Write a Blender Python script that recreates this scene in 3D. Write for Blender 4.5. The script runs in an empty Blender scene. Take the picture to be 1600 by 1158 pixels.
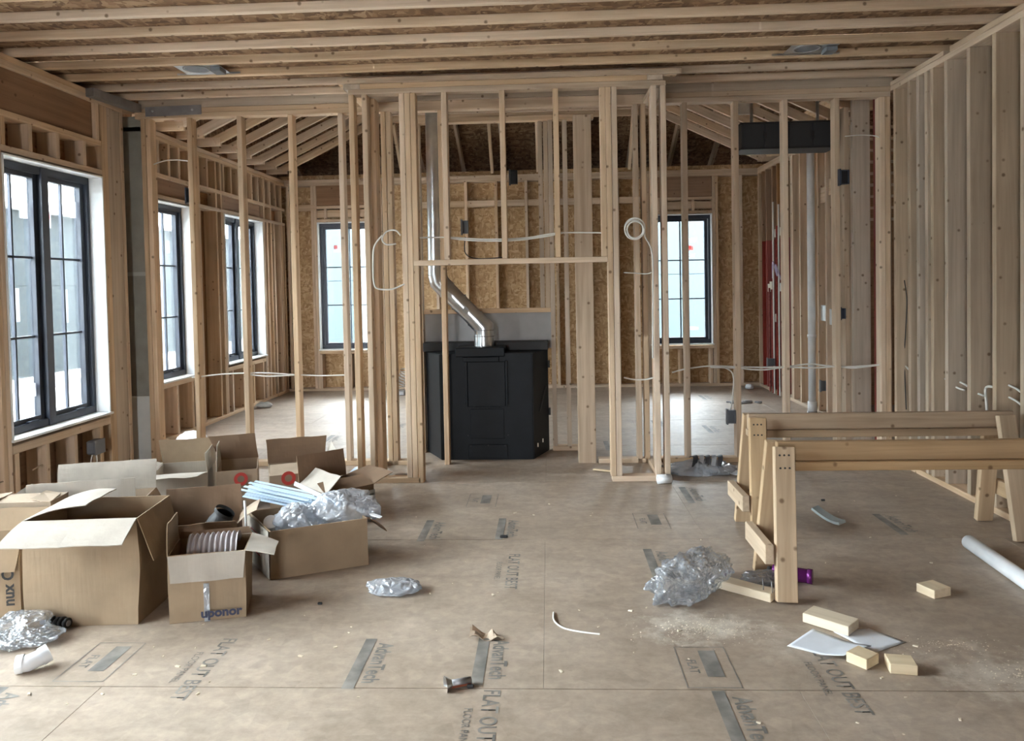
import bpy, bmesh, math, random
from mathutils import Vector, Matrix, noise as mnoise
random.seed(7)
S = bpy.context.scene
COL = S.collection
# ------------------------------------------------------------------ camera, sky, exposure
F, YAW, PIT, ROLL, CY, H = 1200.0, 0.0473, 0.0292, 0.01934, 480.2, 1.4
fw = Vector((-math.sin(YAW)*math.cos(PIT), math.cos(YAW)*math.cos(PIT), -math.sin(PIT)))
rt0 = Vector((math.cos(YAW), math.sin(YAW), 0)); up0 = rt0.cross(fw)
rt = rt0*math.cos(ROLL) - up0*math.sin(ROLL); up = rt0*math.sin(ROLL) + up0*math.cos(ROLL)
cam = bpy.data.objects.new('camera', bpy.data.cameras.new('camera')); COL.objects.link(cam)
cam.matrix_world = Matrix(((rt.x, up.x, -fw.x, 0), (rt.y, up.y, -fw.y, 0), (rt.z, up.z, -fw.z, H), (0, 0, 0, 1)))
cam.data.sensor_width = 36; cam.data.lens = F/1600*36; cam.data.shift_y = -(579-CY)/1600
cam.data.clip_start = 0.05
S.camera = cam
w = bpy.data.worlds.new('overcast_sky'); S.world = w; w.use_nodes = True
bg = w.node_tree.nodes['Background']; bg.inputs[0].default_value = (0.93, 0.965, 1.0, 1); bg.inputs[1].default_value = 1.0
S.view_settings.view_transform = 'Standard'; S.view_settings.look = 'None'
S.view_settings.exposure = 5.7; S.view_settings.gamma = 1.0; S.view_settings.use_curve_mapping = False
try:
    S.cycles.use_denoising = True; S.cycles.max_bounces = 10; S.cycles.diffuse_bounces = 6
    S.cycles.transparent_max_bounces = 24; S.cycles.sample_clamp_indirect = 6
except Exception: pass
def portal(name, loc, rot, sx, sy):                       # light portal in a window opening: helps sample the sky, gives no light
    l = bpy.data.lights.new(name, 'AREA'); l.shape = 'RECTANGLE'; l.size = sx; l.size_y = sy
    l.cycles.is_portal = True
    o = bpy.data.objects.new(name, l); COL.objects.link(o); o.location = loc; o.rotation_euler = rot
R90 = math.pi/2
for (y0, y1, z0, z1, x) in ((4.54, 5.6, .49, 2.265, -3.47), (.9, 3.9, .12, 2.42, -3.47), (6.42, 7.56, .55, 2.25, -3.72), (8.33, 9.47, .55, 2.25, -3.72)):
    portal('sky_portal', (x, (y0+y1)/2, (z0+z1)/2), (0, -R90, 0), z1-z0, y1-y0)
for (x0, x1) in ((-3.115, -2.3), (1.37, 2.187)):
    portal('sky_portal', ((x0+x1)/2, 10.48, 1.43), (-R90, 0, 0), x1-x0, 1.73)

portal('sky_portal', (-1.45, -3.52, 1.1), (R90, 0, 0), .55, 2.2)
# ------------------------------------------------------------------ object helpers
WM = {}
def link(name, data, parent=None, mat=None, M=None):
    o = bpy.data.objects.new(name, data); COL.objects.link(o)
    M = M or Matrix.Identity(4)
    o.matrix_basis = M
    if parent is not None:
        o.parent = parent; o.matrix_parent_inverse = WM[parent.name].inverted()
    WM[o.name] = M
    if mat is not None and data is not None and len(data.materials) == 0: data.materials.append(mat)
    return o
def tag(o, label, cat, group=None, kind=None):
    o['label'] = label; o['category'] = cat
    if group: o['group'] = group
    if kind: o['kind'] = kind
    return o
def thing(name, label, cat, loc=(0, 0, 0), group=None, kind=None, rotz=0):
    o = link(name, None, M=Matrix.Translation(loc) @ Matrix.Rotation(rotz, 4, 'Z'))
    o.empty_display_size = .1
    return tag(o, label, cat, group, kind)
MESHES = {}
def board_mesh(L, wd, t, bev, mat):
    key = (round(L, 3), round(wd, 3), round(t, 3), bev, mat.name)
    if key not in MESHES:
        bm = bmesh.new(); bmesh.ops.create_cube(bm, size=1)
        bmesh.ops.scale(bm, vec=(L, wd, t), verts=bm.verts)
        if bev: bmesh.ops.bevel(bm, geom=bm.edges[:], offset=min(bev, t*.3), segments=1, affect='EDGES')
        me = bpy.data.meshes.new('board'); bm.to_mesh(me); bm.free(); me.materials.append(mat); MESHES[key] = me
    return MESHES[key]
def bx(name, x0, x1, y0, y1, z0, z1, mat, parent=None, bev=.003):          # axis-aligned board, grain along its length
    d = [abs(x1-x0), abs(y1-y0), abs(z1-z0)]
    c = Vector(((x0+x1)/2, (y0+y1)/2, (z0+z1)/2))
    ax = sorted(range(3), key=lambda i: -d[i])
    me = board_mesh(d[ax[0]], d[ax[1]], d[ax[2]], bev, mat)
    M = Matrix.Identity(4)
    e = [Vector((1, 0, 0)), Vector((0, 1, 0)), Vector((0, 0, 1))]
    X, Y = e[ax[0]], e[ax[1]]; Z = X.cross(Y)
    for i, v in enumerate((X, Y, Z)):
        for r in range(3): M[r][i] = v[r]
    M.translation = c
    return link(name, me, parent, None, M)
def beam(name, p0, p1, wd, t, wdir, mat, parent=None, bev=.003):            # board between two points, width along wdir
    p0, p1 = Vector(p0), Vector(p1); X = (p1-p0); L = X.length; X.normalize()
    Y = Vector(wdir); Y = (Y - X*Y.dot(X)).normalized(); Z = X.cross(Y)
    M = Matrix.Identity(4)
    for i, v in enumerate((X, Y, Z)):
        for r in range(3): M[r][i] = v[r]
    M.translation = (p0+p1)/2
    return link(name, board_mesh(L, wd, t, bev, mat), parent, None, M)
def from_bm(name, bm, mat, parent=None, smooth=False, M=None):
    me = bpy.data.meshes.new(name); bm.normal_update(); bm.to_mesh(me); bm.free()
    if smooth:
        for p in me.polygons: p.use_smooth = True
    return link(name, me, parent, mat, M)
def slab(name, pts, t, mat, parent=None, off=0.0):                          # thick flat or warped polygon
    pts = [Vector(p) for p in pts]
    n = Vector()
    for i in range(len(pts)): n += (pts[i]-pts[0]).cross(pts[(i+1) % len(pts)]-pts[0])
    n.normalize()
    bm = bmesh.new()
    a = [bm.verts.new(p+n*(off)) for p in pts]; b = [bm.verts.new(p+n*(off+t)) for p in pts]
    bm.faces.new(a[::-1]); bm.faces.new(b)
    for i in range(len(pts)):
        j = (i+1) % len(pts); bm.faces.new((a[i], a[j], b[j], b[i]))
    return from_bm(name, bm, mat, parent)
def smooth_pts(pts, n=8):
    P = [Vector(p) for p in pts]; out = []
    for i in range(len(P)-1):
        p0, p1, p2, p3 = P[max(i-1, 0)], P[i], P[i+1], P[min(i+2, len(P)-1)]
        for k in range(n):
            t = k/n
            out.append(.5*((2*p1)+(p2-p0)*t+(2*p0-5*p1+4*p2-p3)*t*t+(3*p1-p0-3*p2+p3)*t**3))
    out.append(P[-1]); return out
def tube(name, pts, r, mat, parent=None, smooth=True, n=8, sides=2):
    P = smooth_pts(pts, n) if smooth else [Vector(p) for p in pts]
    cu = bpy.data.curves.new(name, 'CURVE'); cu.dimensions = '3D'; cu.bevel_depth = r; cu.bevel_resolution = sides; cu.use_fill_caps = True
    sp = cu.splines.new('POLY'); sp.points.add(len(P)-1)
    for q, p in zip(sp.points, P): q.co = (*p, 1)
    sp.use_smooth = True
    tmp = bpy.data.objects.new('tmp_tube', cu); COL.objects.link(tmp); me = bpy.data.meshes.new_from_object(tmp); bpy.data.objects.remove(tmp); bpy.data.curves.remove(cu); me.materials.clear()
    return link(name, me, parent, mat)
def cyl(name, p0, p1, r0, mat, parent=None, r1=None, seg=28, cap=True, smooth=True, inner=None):
    p0, p1 = Vector(p0), Vector(p1); r1 = r0 if r1 is None else r1
    q = (p1-p0).to_track_quat('Z', 'Y').to_matrix().to_4x4(); q.translation = p0; L = (p1-p0).length
    bm = bmesh.new(); rings = []
    prof = [(r0, 0), (r1, L)]
    if inner: prof = [(r0*inner, 0), (r0, 0), (r1, L), (r1*inner, L), (r0*inner, 0)]
    for (r, z) in prof: rings.append([bm.verts.new((r*math.cos(a*2*math.pi/seg), r*math.sin(a*2*math.pi/seg), z)) for a in range(seg)])
    for A, B in zip(rings, rings[1:]):
        for i in range(seg):
            f = bm.faces.new((A[i], A[(i+1) % seg], B[(i+1) % seg], B[i])); f.smooth = smooth
    if cap and not inner: bm.faces.new(rings[0][::-1]); bm.faces.new(rings[-1])
    if inner: bmesh.ops.remove_doubles(bm, verts=bm.verts[:], dist=1e-6)
    bmesh.ops.recalc_face_normals(bm, faces=bm.faces[:])
    return from_bm(name, bm, mat, parent, M=q)
def multi(name, boxes, mat, parent=None):                                    # several small boxes joined as one piece
    bm = bmesh.new()
    for (x0, x1, y0, y1, z0, z1) in boxes:
        r = bmesh.ops.create_cube(bm, size=1)
        for v in r['verts']: v.co = ((x0+x1)/2+v.co.x*(x1-x0), (y0+y1)/2+v.co.y*(y1-y0), (z0+z1)/2+v.co.z*(z1-z0))
    return from_bm(name, bm, mat, parent)
def text(name, s, size, M, mat, parent=None, sx=1.0, bold=0.0, align='CENTER'):
    cu = bpy.data.curves.new('lettering', 'FONT'); cu.body = s; cu.size = size; cu.align_x = align; cu.align_y = 'CENTER'; cu.offset = bold; cu.resolution_u = 3
    tmp = bpy.data.objects.new('tmp_lettering', cu); COL.objects.link(tmp)
    me = bpy.data.meshes.new_from_object(tmp); bpy.data.objects.remove(tmp); bpy.data.curves.remove(cu)
    me.transform(Matrix.Diagonal((sx, 1, 1, 1)))
    me.materials.clear()
    return link(name, me, parent, mat, M)

# ------------------------------------------------------------------ materials
def newmat(name):
    m = bpy.data.materials.new(name); m.use_nodes = True
    nt = m.node_tree; b = nt.nodes['Principled BSDF']; return m, nt, b
def N(nt, t, **kw):
    n = nt.nodes.new(t)
    for k, v in kw.items():
        if hasattr(n, k): setattr(n, k, v)
        else: n.inputs[k].default_value = v
    return n
def ramp(nt, stops):
    r = nt.nodes.new('ShaderNodeValToRGB'); e = r.color_ramp.elements
    while len(e) < len(stops): e.new(.5)
    for el, (p, c) in zip(e, stops): el.position = p; el.color = (*c, 1)
    return r
def plain(name, col, rough=.6, metal=0.0, var=0.0, spec=.5):
    m, nt, b = newmat(name)
    b.inputs['Roughness'].default_value = rough; b.inputs['Metallic'].default_value = metal
    b.inputs['Specular IOR Level'].default_value = spec
    tc = N(nt, 'ShaderNodeTexCoord'); no = N(nt, 'ShaderNodeTexNoise'); no.inputs['Scale'].default_value = 9; no.inputs['Detail'].default_value = 4
    nt.links.new(tc.outputs['Object'], no.inputs['Vector'])
    v = max(var, .06)
    r = ramp(nt, [(.3, tuple(c*(1-v) for c in col)), (.7, tuple(min(1, c*(1+v)) for c in col))])
    nt.links.new(no.outputs['Fac'], r.inputs['Fac']); nt.links.new(r.outputs['Color'], b.inputs['Base Color'])
    return m
def objvec(nt, scale, spread=37.0):
    tc = N(nt, 'ShaderNodeTexCoord'); oi = N(nt, 'ShaderNodeObjectInfo')
    mul = N(nt, 'ShaderNodeMath', operation='MULTIPLY'); mul.inputs[1].default_value = spread
    nt.links.new(oi.outputs['Random'], mul.inputs[0])
    add = N(nt, 'ShaderNodeVectorMath', operation='ADD'); nt.links.new(tc.outputs['Object'], add.inputs[0]); nt.links.new(mul.outputs[0], add.inputs[1])
    mp = N(nt, 'ShaderNodeVectorMath', operation='MULTIPLY'); nt.links.new(add.outputs[0], mp.inputs[0]); mp.inputs[1].default_value = scale
    return add, mp, oi
def wood(name, dark, light, vlo=.84, vhi=1.12, knots=True, rough=.72):
    m, nt, b = newmat(name); b.inputs['Roughness'].default_value = rough; b.inputs['Specular IOR Level'].default_value = .25
    add, mp, oi = objvec(nt, (1.1, 26, 26))
    no = N(nt, 'ShaderNodeTexNoise'); no.inputs['Scale'].default_value = 1; no.inputs['Detail'].default_value = 5; no.inputs['Roughness'].default_value = .6; no.inputs['Distortion'].default_value = .3
    nt.links.new(mp.outputs[0], no.inputs['Vector'])
    r = ramp(nt, [(.32, dark), (.62, light)]); nt.links.new(no.outputs['Fac'], r.inputs['Fac'])
    # broad tone drift along the piece
    big = N(nt, 'ShaderNodeTexNoise'); big.inputs['Scale'].default_value = 2.2; big.inputs['Detail'].default_value = 2
    nt.links.new(add.outputs[0], big.inputs['Vector'])
    mr = N(nt, 'ShaderNodeMapRange'); mr.inputs[1].default_value = .3; mr.inputs[2].default_value = .7; mr.inputs[3].default_value = .9; mr.inputs[4].default_value = 1.08
    nt.links.new(big.outputs['Fac'], mr.inputs[0])
    rv = N(nt, 'ShaderNodeMapRange'); rv.inputs[3].default_value = vlo; rv.inputs[4].default_value = vhi; nt.links.new(oi.outputs['Random'], rv.inputs[0])
    mm = N(nt, 'ShaderNodeMath', operation='MULTIPLY'); nt.links.new(mr.outputs[0], mm.inputs[0]); nt.links.new(rv.outputs[0], mm.inputs[1])
    hsv = N(nt, 'ShaderNodeHueSaturation'); nt.links.new(r.outputs['Color'], hsv.inputs['Color']); nt.links.new(mm.outputs[0], hsv.inputs['Value'])
    m2 = N(nt, 'ShaderNodeMath', operation='MULTIPLY'); m2.inputs[1].default_value = 7.31; nt.links.new(oi.outputs['Random'], m2.inputs[0])
    fr = N(nt, 'ShaderNodeMath', operation='FRACT'); nt.links.new(m2.outputs[0], fr.inputs[0])
    hr = N(nt, 'ShaderNodeMapRange'); hr.inputs[3].default_value = .8; hr.inputs[4].default_value = 1.12; nt.links.new(fr.outputs[0], hr.inputs[0]); nt.links.new(hr.outputs[0], hsv.inputs['Saturation'])
    col = hsv.outputs['Color']
    if knots:
        vo = N(nt, 'ShaderNodeTexVoronoi'); vo.inputs['Scale'].default_value = 10.5; nt.links.new(add.outputs[0], vo.inputs['Vector'])
        k = N(nt, 'ShaderNodeMapRange'); k.inputs[1].default_value = .07; k.inputs[2].default_value = .15; k.inputs[3].default_value = 1; k.inputs[4].default_value = 0
        nt.links.new(vo.outputs['Distance'], k.inputs[0])
        sep = N(nt, 'ShaderNodeSeparateColor'); nt.links.new(vo.outputs['Color'], sep.inputs[0])
        gt = N(nt, 'ShaderNodeMath', operation='GREATER_THAN'); gt.inputs[1].default_value = .12; nt.links.new(sep.outputs[0], gt.inputs[0])
        kk = N(nt, 'ShaderNodeMath', operation='MULTIPLY'); nt.links.new(k.outputs[0], kk.inputs[0]); nt.links.new(gt.outputs[0], kk.inputs[1])
        k3 = N(nt, 'ShaderNodeMath', operation='MULTIPLY'); k3.inputs[1].default_value = .75; nt.links.new(kk.outputs[0], k3.inputs[0])
        mx = N(nt, 'ShaderNodeMix', data_type='RGBA'); nt.links.new(k3.outputs[0], mx.inputs[0]); nt.links.new(col, mx.inputs[6]); mx.inputs[7].default_value = (.11, .055, .025, 1)
        col = mx.outputs[2]
    nt.links.new(col, b.inputs['Base Color'])
    bp = N(nt, 'ShaderNodeBump'); bp.inputs['Strength'].default_value = .15; bp.inputs['Distance'].default_value = .004
    nt.links.new(no.outputs['Fac'], bp.inputs['Height']); nt.links.new(bp.outputs[0], b.inputs['Normal'])
    return m
def osb(name, cols, scale=26, rough=.7):
    m, nt, b = newmat(name); b.inputs['Roughness'].default_value = rough; b.inputs['Specular IOR Level'].default_value = .25
    add, mp, oi = objvec(nt, (1, 1, 1), 11.0)
    dn = N(nt, 'ShaderNodeTexNoise'); dn.inputs['Scale'].default_value = 9; nt.links.new(add.outputs[0], dn.inputs['Vector'])
    outs = []
    for st in ((1, .38, 1), (.36, 1, 1)):
        s = N(nt, 'ShaderNodeVectorMath', operation='MULTIPLY'); s.inputs[1].default_value = st; nt.links.new(add.outputs[0], s.inputs[0])
        d = N(nt, 'ShaderNodeVectorMath', operation='MULTIPLY'); d.inputs[1].default_value = (.06, .06, .06); nt.links.new(dn.outputs['Color'], d.inputs[0])
        a = N(nt, 'ShaderNodeVectorMath', operation='ADD'); nt.links.new(s.outputs[0], a.inputs[0]); nt.links.new(d.outputs[0], a.inputs[1])
        v = N(nt, 'ShaderNodeTexVoronoi'); v.inputs['Scale'].default_value = scale; nt.links.new(a.outputs[0], v.inputs['Vector'])
        sp = N(nt, 'ShaderNodeSeparateColor'); nt.links.new(v.outputs['Color'], sp.inputs[0]); outs.append(sp.outputs[0])
    sel = N(nt, 'ShaderNodeTexNoise'); sel.inputs['Scale'].default_value = 14; nt.links.new(add.outputs[0], sel.inputs['Vector'])
    g = N(nt, 'ShaderNodeMath', operation='GREATER_THAN'); g.inputs[1].default_value = .5; nt.links.new(sel.outputs['Fac'], g.inputs[0])
    mx = N(nt, 'ShaderNodeMix', data_type='FLOAT'); nt.links.new(g.outputs[0], mx.inputs[0]); nt.links.new(outs[0], mx.inputs[2]); nt.links.new(outs[1], mx.inputs[3])
    r = ramp(nt, [(0, cols[0]), (.35, cols[1]), (.75, cols[2]), (1, cols[3])]); nt.links.new(mx.outputs[0], r.inputs['Fac'])
    nt.links.new(r.outputs['Color'], b.inputs['Base Color'])
    bp = N(nt, 'ShaderNodeBump'); bp.inputs['Strength'].default_value = .12; bp.inputs['Distance'].default_value = .003
    nt.links.new(mx.outputs[0], bp.inputs['Height']); nt.links.new(bp.outputs[0], b.inputs['Normal'])
    return m
M_LUM = wood('spruce_lumber', (.50, .36, .235), (.67, .51, .36))
M_LUMG = wood('weathered_lumber', (.45, .355, .26), (.585, .47, .355), .85, 1.08)
M_SAW = wood('sawhorse_pine', (.43, .305, .19), (.58, .43, .28), .95, 1.05)
M_SAWR = wood('sawhorse_rail_pine', (.34, .225, .13), (.47, .325, .195), .95, 1.05)
M_CUT = wood('fresh_cut_offcut', (.62, .50, .33), (.74, .62, .44), .95, 1.1, knots=False)
M_RED = wood('red_dyed_lumber', (.20, .028, .022), (.33, .06, .045), .8, 1.1)
M_PLY = wood('brown_plywood', (.27, .145, .07), (.36, .20, .10), .85, 1.1, knots=True)
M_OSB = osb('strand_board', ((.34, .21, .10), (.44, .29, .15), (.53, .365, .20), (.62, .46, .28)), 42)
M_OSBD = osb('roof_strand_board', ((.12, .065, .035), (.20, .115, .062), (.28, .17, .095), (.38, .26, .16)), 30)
def floor_mat():
    m, nt, b = newmat('subfloor_sheet'); b.inputs['Specular IOR Level'].default_value = .5
    g = N(nt, 'ShaderNodeNewGeometry')
    n1 = N(nt, 'ShaderNodeTexNoise'); n1.inputs['Scale'].default_value = 1.3; n1.inputs['Detail'].default_value = 6; n1.inputs['Roughness'].default_value = .65
    n2 = N(nt, 'ShaderNodeTexNoise'); n2.inputs['Scale'].default_value = 24; n2.inputs['Detail'].default_value = 5; n2.inputs['Roughness'].default_value = .7
    for n in (n1, n2): nt.links.new(g.outputs['Position'], n.inputs['Vector'])
    r = ramp(nt, [(.3, (.315, .248, .19)), (.5, (.37, .297, .232)), (.72, (.425, .352, .285))]); nt.links.new(n1.outputs['Fac'], r.inputs['Fac'])
    r2 = ramp(nt, [(.3, (.84, .84, .84)), (.65, (1.06, 1.06, 1.06))]); nt.links.new(n2.outputs['Fac'], r2.inputs['Fac'])
    mx = N(nt, 'ShaderNodeMix', data_type='RGBA', blend_type='MULTIPLY'); mx.inputs[0].default_value = 1
    nt.links.new(r.outputs['Color'], mx.inputs[6]); nt.links.new(r2.outputs['Color'], mx.inputs[7]); col = mx.outputs[2]
    # flake outlines of the sheet
    vo = N(nt, 'ShaderNodeTexVoronoi'); vo.inputs['Scale'].default_value = 17; nt.links.new(g.outputs['Position'], vo.inputs['Vector'])
    sp = N(nt, 'ShaderNodeSeparateColor'); nt.links.new(vo.outputs['Color'], sp.inputs[0])
    vr = N(nt, 'ShaderNodeMapRange'); vr.inputs[3].default_value = .92; vr.inputs[4].default_value = 1.05; nt.links.new(sp.outputs[0], vr.inputs[0])
    hs = N(nt, 'ShaderNodeHueSaturation'); nt.links.new(col, hs.inputs['Color']); nt.links.new(vr.outputs[0], hs.inputs['Value']); col = hs.outputs['Color']
    # scuffs dragged across the sheets
    ss = N(nt, 'ShaderNodeVectorMath', operation='MULTIPLY'); ss.inputs[1].default_value = (2.2, 5, 1); nt.links.new(g.outputs['Position'], ss.inputs[0])
    n3 = N(nt, 'ShaderNodeTexNoise'); n3.inputs['Scale'].default_value = 1.4; n3.inputs['Detail'].default_value = 9; n3.inputs['Roughness'].default_value = .72; n3.inputs['Distortion'].default_value = .8; nt.links.new(ss.outputs[0], n3.inputs['Vector'])
    r3 = ramp(nt, [(.36, (.87, .865, .86)), (.5, (1, 1, 1)), (.66, (1.12, 1.125, 1.14))]); nt.links.new(n3.outputs['Fac'], r3.inputs['Fac'])
    m3 = N(nt, 'ShaderNodeMix', data_type='RGBA', blend_type='MULTIPLY'); m3.inputs[0].default_value = 1; nt.links.new(col, m3.inputs[6]); nt.links.new(r3.outputs['Color'], m3.inputs[7]); col = m3.outputs[2]
    # dried sawdust smears
    nd = N(nt, 'ShaderNodeTexNoise'); nd.inputs['Scale'].default_value = 6.5; nd.inputs['Detail'].default_value = 8; nd.inputs['Roughness'].default_value = .72; nt.links.new(g.outputs['Position'], nd.inputs['Vector'])
    for (cx, cy, rx, ry, amt) in ((.62, 3.1, .42, .28, .95), (1.55, 2.75, .45, .32, .75), (1.12, 3.95, .16, .12, .5), (.1, 5.62, .5, .13, .6), (.95, 3.0, .5, .3, .4)):
        sb = N(nt, 'ShaderNodeVectorMath', operation='SUBTRACT'); sb.inputs[1].default_value = (cx, cy, 0); nt.links.new(g.outputs['Position'], sb.inputs[0])
        ml = N(nt, 'ShaderNodeVectorMath', operation='MULTIPLY'); ml.inputs[1].default_value = (1/rx, 1/ry, 0); nt.links.new(sb.outputs[0], ml.inputs[0])
        ln = N(nt, 'ShaderNodeVectorMath', operation='LENGTH'); nt.links.new(ml.outputs[0], ln.inputs[0])
        f1 = N(nt, 'ShaderNodeMapRange'); f1.inputs[1].default_value = 0; f1.inputs[2].default_value = 1.2; f1.inputs[3].default_value = .30; f1.inputs[4].default_value = -.12; nt.links.new(ln.outputs['Value'], f1.inputs[0])
        ad = N(nt, 'ShaderNodeMath', operation='ADD'); nt.links.new(nd.outputs['Fac'], ad.inputs[0]); nt.links.new(f1.outputs[0], ad.inputs[1])
        f2 = N(nt, 'ShaderNodeMapRange'); f2.inputs[1].default_value = .6; f2.inputs[2].default_value = .82; f2.inputs[4].default_value = amt; nt.links.new(ad.outputs[0], f2.inputs[0])
        mz = N(nt, 'ShaderNodeMix', data_type='RGBA'); nt.links.new(f2.outputs[0], mz.inputs[0]); nt.links.new(col, mz.inputs[6]); mz.inputs[7].default_value = (.66, .60, .51, 1); col = mz.outputs[2]
    nt.links.new(col, b.inputs['Base Color'])
    rr = N(nt, 'ShaderNodeMapRange'); rr.inputs[3].default_value = .42; rr.inputs[4].default_value = .62; nt.links.new(n1.outputs['Fac'], rr.inputs[0]); nt.links.new(rr.outputs[0], b.inputs['Roughness'])
    bp = N(nt, 'ShaderNodeBump'); bp.inputs['Strength'].default_value = .2; bp.inputs['Distance'].default_value = .004; nt.links.new(n2.outputs['Fac'], bp.inputs['Height']); nt.links.new(bp.outputs[0], b.inputs['Normal'])
    return m
M_FLOOR = floor_mat()
M_PRINT = plain('grey_stamp_ink', (.19, .178, .16), .6, var=.5)
M_GAP = plain('dark_joint', (.05, .04, .035), .9)
def cardboard(name, c, lines=True):
    m, nt, b = newmat(name); b.inputs['Roughness'].default_value = .75; b.inputs['Specular IOR Level'].default_value = .2
    tc = N(nt, 'ShaderNodeTexCoord')
    n1 = N(nt, 'ShaderNodeTexNoise'); n1.inputs['Scale'].default_value = 7; n1.inputs['Detail'].default_value = 5; nt.links.new(tc.outputs['Object'], n1.inputs['Vector'])
    r = ramp(nt, [(.3, tuple(x*.86 for x in c)), (.7, tuple(x*1.1 for x in c))]); nt.links.new(n1.outputs['Fac'], r.inputs['Fac']); nt.links.new(r.outputs['Color'], b.inputs['Base Color'])
    sc = N(nt, 'ShaderNodeVectorMath', operation='MULTIPLY'); sc.inputs[1].default_value = (60, 60, 6); nt.links.new(tc.outputs['Object'], sc.inputs[0])
    n2 = N(nt, 'ShaderNodeTexNoise'); n2.inputs['Scale'].default_value = 1; nt.links.new(sc.outputs[0], n2.inputs['Vector'])
    bp = N(nt, 'ShaderNodeBump'); bp.inputs['Strength'].default_value = .25; bp.inputs['Distance'].default_value = .004; nt.links.new(n2.outputs['Fac'], bp.inputs['Height']); nt.links.new(bp.outputs[0], b.inputs['Normal'])
    return m
M_CARD = cardboard('brown_cardboard', (.315, .23, .15))
M_CARDL = cardboard('pale_cardboard', (.40, .315, .235))
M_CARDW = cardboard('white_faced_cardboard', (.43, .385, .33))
M_CARDD = cardboard('dark_cardboard', (.235, .155, .10))
M_STEEL = plain('galvanised_steel', (.62, .64, .66), .28, 1.0, .15)
M_DSTEEL = plain('dull_steel', (.34, .34, .35), .5, .8, .15)
M_COLM = plain('grey_green_column', (.27, .265, .23), .6, 0, .12)
M_COLW = plain('pale_column_sleeve', (.62, .64, .62), .6)
M_BLACK = plain('black_firebox_steel', (.007, .009, .012), .5, 0.0, .2, .22)
M_BLACKM = plain('black_matt', (.02, .02, .021), .6)
M_DUCT = plain('black_duct_sheet', (.035, .037, .042), .5)
M_CEM = plain('grey_backer_board', (.42, .42, .42), .85)
M_WHITE = plain('white_paint', (.78, .80, .81), .5)
M_PVC = plain('white_pvc', (.80, .82, .84), .35)
M_CABLE = plain('white_cable', (.74, .73, .69), .45)
M_CABLEB = plain('black_cable', (.03, .03, .03), .5)
M_FRAME = plain('dark_window_frame', (.028, .036, .055), .4, 0, .1)
M_EBOX = plain('grey_electrical_box', (.16, .17, .19), .5)
M_EBOXK = plain('dark_electrical_box', (.035, .045, .07), .4)
M_PAPER = plain('white_paper', (.72, .76, .82), .7)
M_REDINK = plain('red_print', (.55, .06, .05), .6)
M_BLUEINK = plain('navy_print', (.03, .035, .075), .6)
M_LABEL = plain('grey_label', (.42, .42, .40), .6)
M_ORANGE = plain('orange_print', (.60, .25, .06), .6)
M_TAG = plain('cream_tag', (.78, .73, .62), .6)
M_PURPLE = plain('purple_foil', (.16, .02, .17), .25, .4)
M_FOAM = plain('pale_blue_foam', (.36, .42, .43), .6)
M_STRIP = plain('pale_blue_strip', (.50, .62, .74), .45)
M_WRAPW = plain('white_house_wrap', (.17, .20, .21), .6)
M_WRAPB = plain('blue_house_wrap', (.0036, .0135, .0185), .6)
M_GROUND = plain('bare_ground', (.42, .40, .37), .9)
M_CHIP = plain('wood_chip', (.70, .62, .48), .8)
M_DUST = plain('sawdust', (.68, .60, .48), .9)
M_SHEET = plain('grey_cloth', (.30, .30, .31), .8, 0, .3)
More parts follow.
